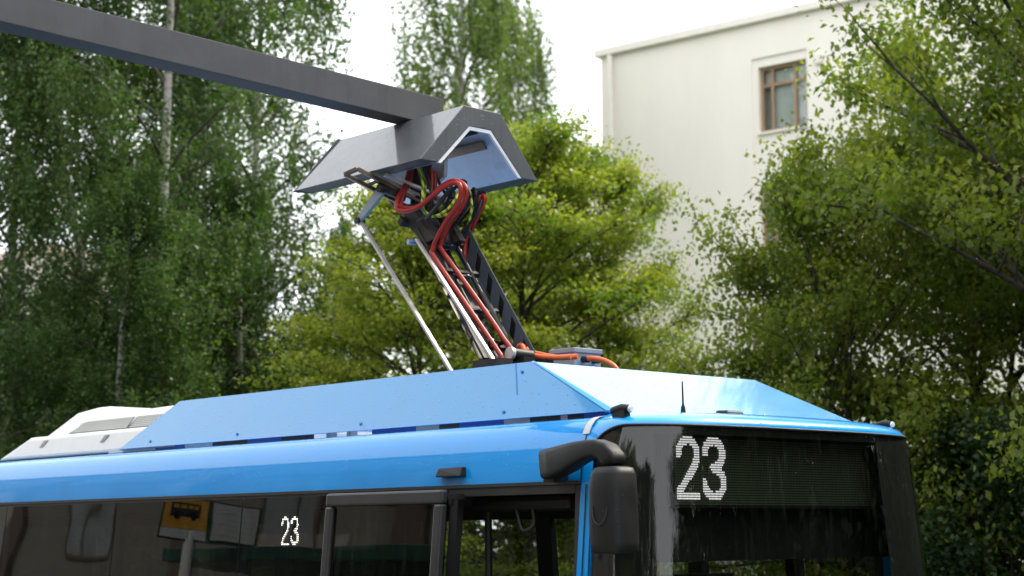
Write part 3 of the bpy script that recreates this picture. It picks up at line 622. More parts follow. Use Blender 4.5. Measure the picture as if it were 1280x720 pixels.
# ------------------------------------------------------------------ charging mast
mast = empty('charging_mast'); mast.matrix_world = BUSM
tag(mast, 'dark grey charging arm with gabled hood over the bus roof', 'charging mast')
outer = [(.697, 4.600), (1.062, 5.000), (1.378, 4.996), (1.703, 4.592)]
inn = [(.842, 4.600), (1.108, 4.872), (1.290, 4.872), (1.560, 4.593)]
A0_, A1_ = 2.50, 3.81
mb = MB(); 
ro = [[L(a, b, z) for b, z in outer] for a in (A0_, A1_)]; ri = [[L(a, b, z) for b, z in inn] for a in (A0_, A1_)]
for i in range(3): mb.add([ro[0][i], ro[0][i+1], ro[1][i+1], ro[1][i]], [(0, 1, 2, 3)])
for k in (0, 1):
    for i in range(3): mb.add([ro[k][i], ro[k][i+1], ri[k][i+1], ri[k][i]], [(0, 1, 2, 3)])
for i in (0, 3): mb.add([ro[0][i], ri[0][i], ri[1][i], ro[1][i]], [(0, 1, 2, 3)])
for i in range(3): mb.add([ri[0][i], ri[0][i+1], ri[1][i+1], ri[1][i]], [(0, 1, 2, 3)])
hood = mb.build('hood', M['mast'], mast, bevel=.004, fix='weld')
def inset(poly, d):                    # lining a few mm inside the hood
    c = (sum(p[0] for p in poly) / 4, 4.60); return [(c[0] + (b - c[0]) * (1 - d), c[1] + (z - c[1]) * (1 - d) ) for b, z in poly]
i2 = inset(inn, .025)
mb = MB()
for i in range(3): mb.prism([L(A0_ + .03, *i2[i]), L(A0_ + .03, *i2[i+1]), L(A1_ - .03, *i2[i+1]), L(A1_ - .03, *i2[i])], Vector((0, .001, -.001)))
mb.build('lining', M['hoodlining'], hood, fix=False)
i3 = inset(inn, .085); i2b = inset(inn, .004)
mb = MB()
for i in range(3): mb.prism([L(A0_ + .004, *i2b[i]), L(A0_ + .004, *i2b[i+1]), L(A0_ + .004, *i3[i+1]), L(A0_ + .004, *i3[i])], Vector((-.02, 0, 0)))
mb.build('edge_trim', M['hoodlip'], hood)
def inl(t, a, d=.02): 
    p = (1.290 + (1.560 - 1.290) * t - d, 4.872 + (4.593 - 4.872) * t - d * .6); return L(a, *p)
mb = MB().prism([inl(.14, A0_ + .10), inl(.30, A0_ + .10), inl(.30, A1_ - .1), inl(.14, A1_ - .1)], Vector((0, -.01, -.006)))
mb.build('contact_strip', M['copper'], hood)
mb = MB().box(L(A0_ + .05, 1.13, 4.845), L(A1_ - .1, 1.16, 4.862)).box(L(A0_ + .05, 1.19, 4.845), L(A1_ - .1, 1.22, 4.862)); mb.build('ceiling_strip', M['dark'], hood)
mb = MB().add([L(A1_ - .035, *i2[0]), L(A1_ - .035, *i2[1]), L(A1_ - .035, *i2[2]), L(A1_ - .035, *i2[3])], [(0, 1, 2, 3)])
MB().prism([L(A1_ + .002, outer[0][0] - .012, 4.588), L(A1_ + .002, outer[1][0] - .006, 5.010), L(A1_ + .002, outer[2][0] + .006, 5.006), L(A1_ + .002, outer[3][0] + .012, 4.58), L(A1_ + .002, *i2[3]), L(A1_ + .002, *i2[2]), L(A1_ + .002, *i2[1]), L(A1_ + .002, *i2[0])], Vector((-.012, 0, 0))).build('end_flange', M['beam'], hood)
# beam
mb = MB()
def bsec(b, zl, zh, a=3.05, d=.175): return [L(a, b, zl), L(a + d, b, zl), L(a + d, b, zh), L(a, b, zh)]
s0, s1 = bsec(1.362, 5.001, 5.197), bsec(-3.6, 5.155, 5.352)
mb.hexa(s0 + s1); beam = mb.build('beam', M['beam'], mast, bevel=.005)
MB().hexa([L(3.02, -3.75, 0.0), L(3.22, -3.75, 0.0), L(3.22, -3.55, 0.0), L(3.02, -3.55, 0.0), L(3.02, -3.74, 5.42), L(3.22, -3.74, 5.42), L(3.22, -3.60, 5.42), L(3.02, -3.60, 5.42)]).box(L(2.9, -3.9, 0), L(3.4, -3.4, .06)).build('post', M['mast'], mast, bevel=.01)

# ------------------------------------------------------------------ ground
def sheet(name, pts, mat, kind='structure'):
    o = MB().add(pts, [tuple(range(len(pts)))]).build(name, mat); tag(o, kind=kind); return o
gm = pbr('grass_ground', (.05, .085, .025), .9, var=.35, scale=2, bump=.4, bscale=40)
am = pbr('asphalt', (.05, .05, .052), .45, var=.2, scale=3, bump=.25, bscale=150)
pm = pbr('paving', (.22, .215, .205), .6, var=.18, scale=2, bump=.15, bscale=60)
tag(sheet('ground', [(-500, -500, -.02), (500, -500, -.02), (500, 700, -.02), (-500, 700, -.02)], gm), 'grass verge around the bus stop')
sheet('road', [world(a, b, -.004) for a, b in ((-60, -.45), (90, -.45), (90, 5.4), (-60, 5.4))], am)
mb = MB().box(L(-60, -8.9, -.3), L(90, -.6, .13)); o = mb.build('pavement', pm); o.matrix_world = FLATM; tag(o, kind='structure')
mb = MB().box(L(-60, -.598, -.3), L(90, -.45, .132)).box(L(-60, 5.4, -.3), L(90, 5.55, .12)); o = mb.build('kerb', pbr('kerb_stone', (.3, .3, .29), .7)); o.matrix_world = FLATM; tag(o, kind='structure')
sheet('road_marking', [world(a, b, .001) for a, b in ((-60, 2.95), (90, 2.95), (90, 3.07), (-60, 3.07))], pbr('road_paint', (.7, .7, .68), .6))

# ------------------------------------------------------------------ buildings
def brickish(name, c, rough=.8): return pbr(name, c, rough, var=.06, scale=.6, bump=.08, bscale=25)
plaster = pbr('pale_render', (.84, .79, .705), .85, var=.05, scale=.5, bump=.06, bscale=30, stretch=(1, 1, .35), streak=.05)
plaster2 = pbr('pale_trim', (.82, .77, .69), .7, var=.05)
woodf = pbr('brown_window_wood', (.31, .20, .12), .5, var=.2, scale=6, stretch=(6, 6, 1))
pane_m = pbr('window_pane', (.20, .22, .24), .06, var=.3, scale=1.2)
curtain = pbr('curtain', (.80, .79, .76), .8, var=.15, scale=9, stretch=(1, 1, .02))
e2 = Vector((.77162, -.63608, 0)); n2 = Vector((-.63608, -.77162, 0))   # along the facade, out of it
FA = Matrix(((e2.x, -n2.x, 0, 2.58105), (e2.y, -n2.y, 0, 48.0), (0, 0, 1, 0), (0, 0, 0, 1)))   # X along, Y inwards, Z up
bld = empty('plastered_building'); bld.matrix_world = FA
tag(bld, 'cream rendered block of flats with brown wooden window high on its blank wall', 'building')
wins = [(5.16, 6.63, z, z + 1.80) for z in (13.10, 9.90, 6.7, 3.5)] + [(12.6, 14.1, z, z + 1.8) for z in (13.1, 9.9, 6.7, 3.5)]
cols = [(-.02, 4.99), (4.99, 6.68), (6.68, 12.43), (12.43, 14.12), (14.12, 26)]
mb = MB()
RT = 16.14
for x0, x1 in cols:
    bay = (x0 in (4.99, 12.43)); y = .05 if bay else 0
    ws = sorted([wz for wz in wins if x0 <= wz[0] <= x1], key=lambda q: q[2])
    if not ws: mb.box((x0, 0, 0), (x1, .4, RT)); continue
    zc = 0
    for a0, a1, z0, z1 in ws:
        mb.box((x0, y, zc), (x1, .4, z0)); mb.box((x0, y, z0), (a0, .4, z1)); mb.box((a1, y, z0), (x1, .4, z1)); zc = z1
    mb.box((x0, y, zc), (x1, .4, 15.15)); mb.box((x0, 0, 15.15), (x1, .4, RT))
mb.box((-.02, .4, 0), (26, 12, RT))
mb.build('wall', plaster, bld)
MB().box((-.17, -.16, 16.12), (26.2, 12.1, 16.34)).build('roof', plaster2, bld, bevel=.02)
MB().tube([(.36, -.09, 0), (.36, -.09, 16.1)], .085, 12).build('drainpipe', plaster2, bld)
MB().box((-6, 3.5, 0), (-.03, 11, 13.45)).box((-6.1, 3.4, 13.45), (-.03, 11, 13.7)).build('wing', plaster, bld)
MB().box((6.95, -.10, 14.65), (7.12, .0, 14.92)).build('wall_lamp', plaster2, bld, bevel=.02)
for a0, a1, z0, z1 in wins:
    f = MB(); y0, y1 = .17, .25; t = .085; wd = a1 - a0
    f.box((a0, y0, z0), (a0 + t, y1, z1)).box((a1 - t, y0, z0), (a1, y1, z1)).box((a0 + t, y0, z0), (a1 - t, y1, z0 + t)).box((a0 + t, y0, z1 - t), (a1 - t, y1, z1))
    c1, c2 = a0 + .36, a1 - .42; zt_ = z1 - .50
    for c in (c1, c2): f.box((c - .04, y0 + .004, z0 + t), (c + .04, y1, z1 - t))
    xs = [(a0 + t, c1 - .04), (c1 + .04, c2 - .04), (c2 + .04, a1 - t)]
    for x0, x1 in xs: f.box((x0, y0 + .008, zt_ - .04), (x1, y1, zt_ + .04))
    win = f.build('window', woodf, bld, bevel=.006)
    g = MB()
    g.box((a0 + .05, .222, z0 + .05), (a1 - .05, .232, z1 - .05)); g.build('pane', M['clear'], win)
    MB().box((c1 - .02, .29, z0 + .05), (c2 - .03, .31, z1 - .45)).box((a1 - .40, .29, z0 + .05), (a1 - .12, .31, z1 - .1)).box((a0 + .1, .29, z1 - .42), (a1 - .42, .31, z1 - .1)).build('curtain', curtain, win)
    MB().box((a0, .38, z0), (a1, .405, z1)).build('room', pbr('room_dark', (.50, .49, .46), .8), win)
    MB().box((a0 - .03, -.03, z0 - .06), (a1 + .03, .17, z0 - .002)).build('sill', plaster2, win)

def block(name, M4, x1, zt, mats, wins, label, depth=9.0, roof=True, extra=None):
    r = empty(name); r.matrix_world = M4; tag(r, label, 'building')
    MB().box((0, 0, 0), (x1, depth, zt)).build('wall', mats[0], r)
    if roof: MB().box((-.2, -.25, zt), (x1 + .2, depth + .2, zt + .25)).build('roof', mats[1], r)
    for a0, a1, z0, z1 in wins:
        f = MB()
        f.box((a0, -.04, z0), (a0 + .08, .0, z1)).box((a1 - .08, -.04, z0), (a1, .0, z1)).box((a0 + .08, -.04, z0), (a1 - .08, .0, z0 + .08)).box((a0 + .08, -.04, z1 - .08), (a1 - .08, .0, z1)).box(((a0+a1)/2 - .03, -.035, z0 + .08), ((a0+a1)/2 + .03, .0, z1 - .08))
        wn = f.build('window', mats[2], r); MB().box((a0 + .08, -.012, z0 + .08), (a1 - .08, -.002, z1 - .08)).build('pane', pane_m, wn)
    return r
# pale house behind the birches, seen through their gaps
fm = FLATM @ Matrix.Translation((-43, 19, 0)) @ Matrix.Rotation(math.pi, 4, 'Z') @ Matrix.Scale(-1, 4, (0, 1, 0))
pale = brickish('pale_pink_render', (.74, .66, .60)); pal_t = brickish('pinkish_band', (.60, .46, .40))
ws = [(2 + 3.4 * i, 3.3 + 3.4 * i, z, z + 1.5) for i in range(10) for z in (1.4, 4.6, 7.8)]
b2 = block('pale_house', fm, 38, 11.2, (pale, pal_t, brickish('white_frame', (.7, .7, .68))), ws, 'pale pinkish house glimpsed through the tall birches', depth=5.0)
for z in (4.1, 7.3): MB().box((-.02, -.05, z), (38.02, -.001, z + .2)).build('string_course', pal_t, b2)
# street front on the stop's side, mirrored in the windows
fm = FLATM @ Matrix.Translation((1, -9.5, 0)) @ Matrix.Rotation(math.pi, 4, 'Z')
beige = brickish('beige_street_render', (.16, .148, .132)); brown = brickish('brown_trim', (.10, .075, .06))
ws = [(4 + 6.2 * i, 5.6 + 6.2 * i, z, z + 1.7) for i in range(9) for z in (3.5,)]
b3 = block('street_building', fm, 52, 9.2, (beige, brown, brown), [q for q in ws if q[1] < 50], 'beige rendered street building behind the bus stop pavement')
for i in range(8): MB().box((1.2 + 6.2 * i, -.12, 0), (1.75 + 6.2 * i, -.001, 9.2)).build('pilaster', brown, b3)

pl_ = pbr('faded_patch', (.30, .285, .26), .85, var=.2, scale=2)
for x0, x1, z0, z1 in ((7.4, 9.1, 2.6, 5.2), (13.5, 14.6, 4.3, 6.6), (15.2, 18.0, 3.0, 3.9), (20.0, 21.2, 4.6, 7.0), (26.2, 28.5, 3.6, 5.6), (32.4, 33.2, 4.5, 6.8)): MB().box((x0, -.03, z0), (x1, -.001, z1)).build('repaired_render', pl_, b3)
MB().box((-.02, -.10, 2.9), (52, -.0015, 3.05)).box((-.02, -.06, 6.2), (52, -.0015, 6.3)).build('string_course', brown, b3)
# ------------------------------------------------------------------ bus stop (mirrored in the windows)
sg = empty('bus_stop_sign'); rd = Vector((.845, -.526)); sg.matrix_world = FLATM @ Matrix.Translation(L(6.78, -2.02, .13)) @ Matrix.Rotation(math.atan2(.526, .845) , 4, 'Z')
tag(sg, 'yellow bus stop sign with bus pictogram beside a timetable board on a post', 'sign')
# local X points to the window it is mirrored in; Y along the board
# (FLATM X is forward, so a ray (a,-b) = (.845,-.526) is (-.845,-.526) and the board's normal is (.845,.526))
greenp = pbr('dark_green_frame', (.02, .07, .05), .5)
MB().tube([(-.04, .14, 0), (-.04, .14, 2.52)], .045, 12).build('post', M['white'], sg)
def brd(name, y0, y1, z0, z1, mat, x=.0, par=None): return MB().box((x - .012, y0, z0), (x, y1, z1)).build(name, mat, par or sg)
fr = MB().box((-.03, -.42, 2.44), (-.013, .42, 2.80)).build('board_frame', greenp, sg)
# in the mirrored view larger a is to the left: the yellow panel is on that side
yl = brd('yellow_panel', .01, .40, 2.53, 2.785, pbr('sign_yellow', (.52, .27, .015), .5))
brd('white_strip', .01, .40, 2.455, 2.527, M['sheet'])
ic = MB(); xx = .003
ic.box((0, .08, 2.63), (xx, .33, 2.70)).box((0, .08, 2.70), (xx, .10, 2.745)).box((0, .31, 2.70), (xx, .33, 2.745)).box((0, .10, 2.735), (xx, .31, 2.745))
for y in (.15, .205, .26): ic.box((0, y - .006, 2.70), (xx, y + .006, 2.735))
for y in (.14, .27): ic.tube([(0, y, 2.63), (xx, y, 2.63)], .027, 14)
ic.build('bus_pictogram', M['cableblack'], yl)
tb = brd('timetable', -.40, -.02, 2.47, 2.785, M['sheet'])
ic = MB()
for i in range(5): ic.box((0, -.37, 2.51 + .05 * i), (.002, -.06 - .05 * (i % 2), 2.514 + .05 * i))
ic.build('timetable_line', M['grille'], tb)
sh = empty('bus_shelter'); sh.matrix_world = FLATM; tag(sh, 'green framed glass bus shelter on the pavement behind the stop sign', 'bus shelter')
MB().box(L(3.4, -3.9, 2.46), L(7.9, -2.3, 2.58)).build('roof', greenp, sh, bevel=.01)
for a in (3.5, 5.65, 7.8): MB().box(L(a - .04, -3.84, .13), L(a + .04, -3.76, 2.46)).build('post', greenp, sh)
MB().box(L(3.55, -3.82, .35), L(7.75, -3.80, 2.35)).build('rear_pane', M['clear'], sh)
MB().box(L(4.2, -3.7, .55), L(7.2, -3.3, .60)).box(L(4.4, -3.6, .13), L(4.46, -3.4, .55)).box(L(6.9, -3.6, .13), L(6.96, -3.4, .55)).build('bench', brown, sh)

# ------------------------------------------------------------------ trees
def npmesh(name, verts, faces_flat, n_per, mat, attr=None, smooth=False):
    me = bpy.data.meshes.new(name); nv = len(verts); nf = len(faces_flat) // n_per
    me.vertices.add(nv); me.vertices.foreach_set('co', np.asarray(verts, dtype=np.float32).ravel())
    me.loops.add(len(faces_flat)); me.loops.foreach_set('vertex_index', np.asarray(faces_flat, dtype=np.int32))
    me.polygons.add(nf); me.polygons.foreach_set('loop_start', np.arange(nf, dtype=np.int32) * n_per)
    if smooth: me.polygons.foreach_set('use_smooth', np.ones(nf, dtype=bool))
    me.update(calc_edges=True)
    if attr is not None:
        a = me.attributes.new('tint', 'FLOAT', 'FACE'); a.data.foreach_set('value', np.asarray(attr, dtype=np.float32))
    me.materials.append(mat); return me

def rot(az, el): return np.array([math.cos(el) * math.cos(az), math.cos(el) * math.sin(az), math.sin(el)])

def gen_tree(name, seed, H, base, R, prof, nprim, el0, el1, nsec, secl, k, sig, flat, leaf, upb, droop, bark, leafm, trunk_r, strands=0, csel=(1, 2, 3, 4), thin=.1, forks=0, tintshift=0.0):
    rg = np.random.default_rng(seed); TV, TF = [], []
    def tube(pts, r0, r1, n):
        pts = np.array(pts); m_ = len(pts); b_ = len(TV); ref = np.array([.31, .77, .55])
        for i in range(m_):
            d = pts[min(i+1, m_-1)] - pts[max(i-1, 0)]; d /= np.linalg.norm(d) + 1e-9
            s_ = np.cross(d, ref); s_ /= np.linalg.norm(s_) + 1e-9; q = np.cross(d, s_); r = r0 + (r1 - r0) * i / (m_ - 1)
            for j in range(n):
                t = 2 * math.pi * j / n; TV.append(pts[i] + (s_ * math.cos(t) + q * math.sin(t)) * r)
        for i in range(m_ - 1):
            for j in range(n): TF.extend((b_+i*n+j, b_+i*n+(j+1) % n, b_+(i+1)*n+(j+1) % n, b_+(i+1)*n+j))
    # trunk (with forks)
    stems = []
    nst = 1 + forks
    for si in range(nst):
        pts = []; x = np.zeros(3); wob = rg.normal(0, .012, 2)
        az = si * 2.1 + rg.uniform(0, 1); lean_ = 0.0 if si == 0 else .16
        for i in range(16):
            t = i / 15; pts.append(np.array([math.sin(t * 5 + si) * .06 * H / 10 + wob[0] * t * H + math.cos(az) * lean_ * max(0, t - .12) * H, math.cos(t * 4 + si * 2) * .06 * H / 10 + wob[1] * t * H + math.sin(az) * lean_ * max(0, t - .12) * H, t * H * (.97 if si == 0 else .86)]))
        stems.append(pts); tube(pts, trunk_r * (1 if si == 0 else .75), .015, 9)
    NST = [len(TF) // 4]; sites, sdir, sr = [], [], []
    for i in range(nprim):
        st = stems[i % nst]; f = (i + .5) / nprim + rg.normal(0, .01); f = min(max(f, 0), 1); hh = base + (.96 - base) * f; q = hh * 15; j = min(int(q), 14); p0 = st[j] + (st[j+1] - st[j]) * (q - j)
        Ln = R * prof(f) * rg.uniform(.72, 1.15); az = i * 2.39996 + rg.normal(0, .3); el = rad(el0 + (el1 - el0) * f) + rg.normal(0, .12)
        pts = [p0]; x = p0.copy(); e_ = el; az_ = az
        for s_ in range(7):
            x = x + rot(az_, e_) * Ln / 7; pts.append(x); e_ -= droop * rg.uniform(.5, 1.5) / 7; az_ += rg.normal(0, .10)
        r0 = trunk_r * .34 * (1 - .72 * f) + .008; tube(pts, r0, .006, 5)
        for s_ in range(nsec):
            if rg.random() < thin: continue
            g = rg.uniform(.22, 1.0) ** .8; q = g * 7; j = min(int(q), 6); b0_ = pts[j] + (pts[j+1] - pts[j]) * (q - j)
            l2 = Ln * secl * (1.15 - .6 * g) * rg.uniform(.6, 1.25) + .15; a2 = az + rg.choice([-1, 1]) * rg.uniform(.35, 1.25); e2_ = el - droop * g + rg.normal(.08, .22)
            sp = [b0_]; y = b0_.copy()
            for c in range(4): y = y + rot(a2, e2_) * l2 / 4; sp.append(y); e2_ -= droop * .12; a2 += rg.normal(0, .15)
            tube(sp, r0 * .38 + .002, .003, 3)
            for c in csel:
                sites.append(sp[c] + rg.normal(0, .03, 3)); sr.append(.7 + .5 * rg.random())
        sites.append(pts[-1]); sr.append(1.0)
    sites = np.array(sites); sr = np.array(sr); ns = len(sites)
    if not strands:
        idx = np.repeat(np.arange(ns), k); off = rg.normal(0, 1, (ns * k, 3)) * sig; off[:, 2] *= flat
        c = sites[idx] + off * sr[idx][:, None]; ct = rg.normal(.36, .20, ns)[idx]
        ct = ct + .25 * off[:, 2] / (sig * flat) * .35  # upper leaves of each clump painted lighter: lit tops plus young growth
        nrm = rg.normal(0, 1, (len(c), 3)); nrm[:, 2] += upb * 2
    else:
        cs, ct_ = [], []
        for s_ in range(ns):
            for q in range(strands):
                ln = rg.uniform(.35, 1.25); n_ = int(k * ln); t = rg.random(n_) ** .9
                o0 = rg.normal(0, .13, 3); sw = rg.normal(0, .10, 2)
                p = sites[s_] + o0 + np.stack([sw[0] * t, sw[1] * t, -t * ln], 1) + rg.normal(0, .045, (n_, 3)); cs.append(p); ct_.append(np.full(n_, rg.normal(.38, .20)))
        c = np.concatenate(cs); ct = np.concatenate(ct_); nrm = rg.normal(0, 1, (len(c), 3)); nrm[:, 2] += upb
    n_ = len(c); nrm /= np.linalg.norm(nrm, axis=1)[:, None] + 1e-9
    rv = rg.normal(0, 1, (n_, 3)); 
    if strands: rv[:, 2] -= 1.2
    t = np.cross(nrm, rv); t /= np.linalg.norm(t, axis=1)[:, None] + 1e-9; b = np.cross(nrm, t)
    ls = leaf * rg.uniform(.65, 1.25, n_)[:, None]
    V4 = np.empty((n_, 4, 3)); V4[:, 0] = c + b * ls * .62; V4[:, 1] = c + t * ls * .40 + nrm * ls * .12; V4[:, 2] = c - b * ls * .5; V4[:, 3] = c - t * ls * .40 + nrm * ls * .10
    tint = np.clip(ct + rg.normal(0, .10, n_) + tintshift, 0, 1)
    lm = npmesh(name + '_crown', V4.reshape(-1, 3), np.arange(n_ * 4), 4, leafm, tint)
    tm = npmesh(name + '_trunk', np.array(TV), np.array(TF), 4, bark, None, True)
    tm.materials.append(twig); mi_ = np.ones(len(TF) // 4, dtype=np.int32); mi_[:NST[0]] = 0; tm.polygons.foreach_set('material_index', mi_)
    return lm, tm

# bark
def barkmat(name, c0, c1, scale, stretch, th=.5):
    m, nd, ln = nodes(name); out = N(nd, 'ShaderNodeOutputMaterial'); p = N(nd, 'ShaderNodeBsdfPrincipled', i_Roughness=.85); ln.new(p.outputs[0], out.inputs[0])
    tc = N(nd, 'ShaderNodeTexCoord'); mp = N(nd, 'ShaderNodeMapping'); mp.inputs['Scale'].default_value = stretch; ln.new(tc.outputs['Object'], mp.inputs[0])
    nz = N(nd, 'ShaderNodeTexNoise', i_Scale=scale, i_Detail=6.0, i_Roughness=.7); ln.new(mp.outputs[0], nz.inputs['Vector'])
    r = N(nd, 'ShaderNodeMapRange', i_From_Min=th - .06, i_From_Max=th + .1); ln.new(nz.outputs[0], r.inputs[0])
    mx = N(nd, 'ShaderNodeMix', data_type='RGBA'); ln.new(r.outputs[0], mx.inputs[0]); mx.inputs[6].default_value = (*c0, 1); mx.inputs[7].default_value = (*c1, 1); ln.new(mx.outputs[2], p.inputs['Base Color'])
    bp = N(nd, 'ShaderNodeBump', i_Strength=.5, i_Distance=.02); ln.new(nz.outputs[0], bp.inputs['Height']); ln.new(bp.outputs[0], p.inputs['Normal']); return m
birchbark = barkmat('birch_bark', (.34, .32, .29), (.05, .045, .04), 3.0, (1.2, 1.2, 5), .56)
darkbark = barkmat('dark_bark', (.022, .018, .014), (.045, .037, .030), 5.0, (4, 4, .8))

twig = barkmat('twig_bark', (.03, .024, .018), (.07, .055, .045), 5.0, (3, 3, 3))
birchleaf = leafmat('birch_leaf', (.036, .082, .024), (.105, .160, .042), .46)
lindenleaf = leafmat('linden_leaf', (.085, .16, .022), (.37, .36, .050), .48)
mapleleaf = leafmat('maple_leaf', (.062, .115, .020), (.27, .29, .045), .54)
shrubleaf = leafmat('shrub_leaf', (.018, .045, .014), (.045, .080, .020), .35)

bprof = lambda f: (.55 + .9 * f) * (1 - f) ** .55 + .12 if f > .05 else .6
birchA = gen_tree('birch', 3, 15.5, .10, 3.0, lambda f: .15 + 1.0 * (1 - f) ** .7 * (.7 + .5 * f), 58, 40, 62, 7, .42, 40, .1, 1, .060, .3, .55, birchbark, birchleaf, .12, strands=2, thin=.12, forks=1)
hazedbirchleaf = leafmat('hazed_birch_leaf', (.060, .115, .030), (.17, .21, .055), .48)  # leaf colour lightened to put distant haze and glow on these birches
birchC = gen_tree('hazed_birch', 14, 14.0, .14, 2.6, lambda f: .15 + 1.0 * (1 - f) ** .8 * (.6 + .7 * f), 48, 45, 65, 6, .45, 44, .1, 1, .066, .3, .6, birchbark, hazedbirchleaf, .10, strands=2, thin=.34)
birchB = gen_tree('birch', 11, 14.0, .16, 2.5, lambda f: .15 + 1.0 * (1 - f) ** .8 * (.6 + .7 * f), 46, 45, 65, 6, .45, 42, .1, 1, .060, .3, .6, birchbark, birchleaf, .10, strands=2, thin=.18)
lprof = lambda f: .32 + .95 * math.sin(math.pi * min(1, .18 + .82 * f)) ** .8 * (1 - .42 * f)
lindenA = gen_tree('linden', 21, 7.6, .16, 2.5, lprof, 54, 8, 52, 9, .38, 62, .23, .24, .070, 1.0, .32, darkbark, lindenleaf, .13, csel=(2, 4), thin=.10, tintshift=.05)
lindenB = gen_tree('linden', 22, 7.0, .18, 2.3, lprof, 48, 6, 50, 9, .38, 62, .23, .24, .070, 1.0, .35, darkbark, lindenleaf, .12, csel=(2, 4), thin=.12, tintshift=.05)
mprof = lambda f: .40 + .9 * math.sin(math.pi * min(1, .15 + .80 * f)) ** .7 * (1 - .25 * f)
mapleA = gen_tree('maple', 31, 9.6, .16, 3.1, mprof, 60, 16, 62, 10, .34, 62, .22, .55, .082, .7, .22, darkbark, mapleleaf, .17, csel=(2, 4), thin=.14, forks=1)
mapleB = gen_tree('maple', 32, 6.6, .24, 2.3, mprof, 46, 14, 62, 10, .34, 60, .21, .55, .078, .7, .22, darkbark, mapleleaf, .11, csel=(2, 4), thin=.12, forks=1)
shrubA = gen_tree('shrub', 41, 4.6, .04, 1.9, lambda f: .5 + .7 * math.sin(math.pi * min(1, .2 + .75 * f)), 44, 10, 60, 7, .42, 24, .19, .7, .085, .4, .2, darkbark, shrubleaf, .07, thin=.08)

def tree(kind, meshes, px, y, sc, rz, label, cat='tree', group=None, sxy=None, dx=0):
    g = at(px, 600, y); r = empty(kind, (g.x + dx, y, -.02), rz); s2 = sxy or sc; r.scale = (s2, s2, sc)
    tag(r, label, cat, group)
    for nm, me in (('crown', meshes[0]), ('trunk', meshes[1])):
        o = bpy.data.objects.new(nm, me); col.objects.link(o); o.parent = r
    return r
GB, GL, GM, GS = 'birches along the far side of the road', 'lindens behind the bus', 'broadleaf trees beside the cream building', 'dark shrubs under the trees'
tree('birch_tree', birchA, 168, 25, 1.0, .4, 'tall weeping birch showing a pale forked trunk below the charging arm', group=GB)
tree('birch_tree', birchB, 318, 28, 1.12, 2.2, 'weeping birch whose hanging crown borders the open sky', group=GB)
tree('birch_tree', birchA, 20, 27, .98, 3.3, 'weeping birch at the edge of the picture before the pale house', group=GB)
tree('birch_tree', birchB, -70, 24, 1.0, 5.0, 'weeping birch outermost in the row, above the rear of the bus', group=GB)
tree('birch_tree', birchB, 140, 23.5, .56, 4.4, 'short young birch in front of the forked white trunk', group=GB, sxy=.85)
tree('birch_tree', birchB, 300, 26, .60, .9, 'short young birch in front of the birch bordering the open sky', group=GB, sxy=.85)
tree('birch_tree', birchB, 250, 33, 1.05, 1.0, 'birch standing between and behind the two nearest birches', group=GB)
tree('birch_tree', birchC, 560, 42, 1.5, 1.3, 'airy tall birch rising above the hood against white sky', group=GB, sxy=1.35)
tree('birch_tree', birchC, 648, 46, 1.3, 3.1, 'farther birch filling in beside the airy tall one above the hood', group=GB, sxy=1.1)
tree('birch_tree', birchB, 425, 34, .66, .2, 'small birch under the hood beside the pale sky gap', group=GB, sxy=.6)
tree('linden_tree', lindenA, 655, 22, .98, .5, 'yellow green linden directly behind the pantograph boom', group=GL, sxy=.86)
tree('linden_tree', lindenB, 742, 23, 1.06, 2.6, 'yellow green linden reaching across the cream wall', group=GL, sxy=.56)
tree('linden_tree', lindenA, 520, 21, .86, 4.0, 'low yellow green linden behind the long pantograph rods', group=GL, sxy=.74)
tree('linden_tree', lindenB, 590, 27, 1.22, 5.2, 'linden partly hidden behind the pantograph head', group=GL, sxy=.9)
tree('linden_tree', lindenA, 420, 25, .62, 1.1, 'small linden beside the birches behind the roof cover', group=GL, sxy=.6)
tree('maple_tree', mapleB, 1062, 18.5, .92, .9, 'low spreading tree just below the brown window', group=GM, sxy=.66)
tree('maple_tree', mapleA, 1415, 17.5, 1.10, 2.2, 'tallest dark broadleaf tree overlapping the cream wall', group=GM, sxy=.80)
tree('maple_tree', mapleB, 1225, 20.5, 1.12, 3.6, 'dense dark tree between the low spreading tree and the tallest one', group=GM, sxy=.92)
tree('maple_tree', mapleA, 1460, 20, 1.0, 4.7, 'broadleaf tree at the picture edge behind the tallest one', group=GM)
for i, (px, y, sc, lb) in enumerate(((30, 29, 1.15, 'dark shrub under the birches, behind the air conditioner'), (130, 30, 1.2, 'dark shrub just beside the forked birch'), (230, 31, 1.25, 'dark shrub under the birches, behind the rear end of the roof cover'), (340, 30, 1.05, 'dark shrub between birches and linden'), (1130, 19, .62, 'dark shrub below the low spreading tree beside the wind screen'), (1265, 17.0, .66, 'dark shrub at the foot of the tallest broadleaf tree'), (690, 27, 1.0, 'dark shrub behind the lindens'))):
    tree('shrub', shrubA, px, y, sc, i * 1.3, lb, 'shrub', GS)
for i, (x, y, sc) in enumerate(((12.5, 7.5, 1.0), (14.5, 11.5, 1.1), (13, 3.0, 1.0), (18, 7, 1.15), (11.6, 15.0, 1.0), (14.0, 21, 1.1))):   # across the side street: mirrored in the wind screen
    r = tree('maple_tree', mapleA, 640, y, sc, i * 1.9, 'broadleaf tree across the side street, mirrored in the wind screen', group='trees across the side street', dx=x)
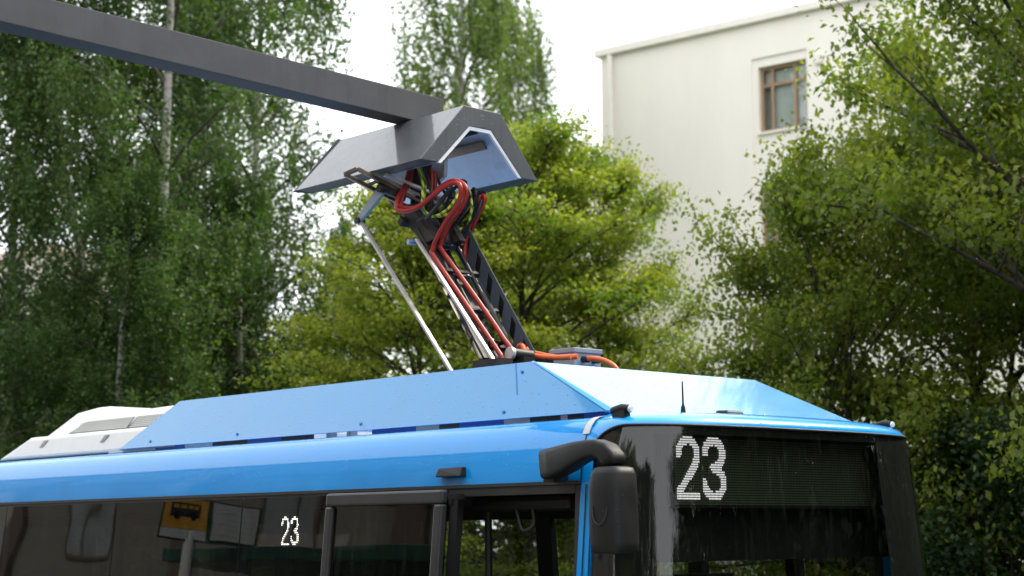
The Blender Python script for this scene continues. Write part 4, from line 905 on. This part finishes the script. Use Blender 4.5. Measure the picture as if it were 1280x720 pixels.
for i, (x, y, sc) in enumerate(((11, 5.2, 1.3), (11.6, 9.3, 1.3), (11.8, 1.4, 1.2), (10.5, 12.8, 1.1), (15, 8, 1.5), (9.4, 11.2, 1.5), (10.0, 14.2, 1.5), (11.4, 17.8, 1.6), (12.0, 22, 1.7))):  # unseen shrubs added to close sky gaps in the wind screen reflection
    tree('shrub', shrubA, 640, y, sc, i * 1.7, 'unseen tall shrub added to darken the reflection in the wind screen', 'shrub', 'unseen shrubs added for the wind screen reflection', dx=x)
for i, (x, y, sc) in enumerate(((8.6, -9.5, 1.6), (5.2, -11, 1.7), (1.0, -11, 1.7), (-3.5, -10.5, 1.7), (-8.0, -8.5, 1.7))):  # unseen shrubs added behind the camera to darken the screen corner's reflection
    tree('shrub', shrubA, 640, y, sc, i * 2.1, 'unseen tall shrub added to darken the reflection in the rounded corner of the wind screen', 'shrub', 'unseen shrubs added behind the camera', dx=x)
for i, (a, b, sc) in enumerate(((-4, -12, .9), (-8, -12, 1.0), (-12, -12.5, 1.0))):  # unseen trees added so the screen corner mirrors dark foliage
    p_ = world(a, b); tree('maple_tree', mapleA, 640, p_.y, sc, i * 2.3, 'unseen broadleaf tree added to darken the reflection in the rounded corner of the wind screen', group='unseen trees added behind the pavement', dx=p_.x)

# ------------------------------------------------------------------ light
SUN_EL, SUN_AZ = rad(46), rad(58)       # azimuth from +Y (into the picture) towards +X
wd = bpy.data.worlds.new('World'); scene.world = wd; wd.use_nodes = True; nt = wd.node_tree; nt.nodes.clear()
sky = nt.nodes.new('ShaderNodeTexSky'); sky.sky_type = 'NISHITA'; sky.sun_disc = False; sky.sun_elevation = SUN_EL; sky.sun_rotation = SUN_AZ
sky.air_density = 1.0; sky.dust_density = 4.0; sky.ozone_density = 1.0
hs = nt.nodes.new('ShaderNodeHueSaturation'); hs.inputs['Saturation'].default_value = .25; nt.links.new(sky.outputs[0], hs.inputs['Color'])
mx = nt.nodes.new('ShaderNodeMix'); mx.data_type = 'RGBA'; mx.inputs[0].default_value = .75; nt.links.new(hs.outputs[0], mx.inputs[6]); mx.inputs[7].default_value = (9.2, 9.5, 9.9, 1)
bg = nt.nodes.new('ShaderNodeBackground'); bg.inputs['Strength'].default_value = .15; nt.links.new(mx.outputs[2], bg.inputs['Color'])
wo = nt.nodes.new('ShaderNodeOutputWorld'); nt.links.new(bg.outputs[0], wo.inputs[0])
sl = bpy.data.lights.new('sun', 'SUN'); sl.energy = 2.2; sl.angle = rad(11); sl.color = (1, .90, .74)
so = bpy.data.objects.new('sun', sl); col.objects.link(so)
dirv = Vector((math.sin(SUN_AZ) * math.cos(SUN_EL), math.cos(SUN_AZ) * math.cos(SUN_EL), math.sin(SUN_EL)))
so.rotation_euler = dirv.to_track_quat('Z', 'Y').to_euler()
vs = scene.view_settings; vs.view_transform = 'Standard'; vs.look = 'None'; vs.exposure = .88; vs.gamma = 1; vs.use_curve_mapping = False
scene.cycles.max_bounces = 10; scene.cycles.transparent_max_bounces = 24; scene.cycles.use_denoising = True
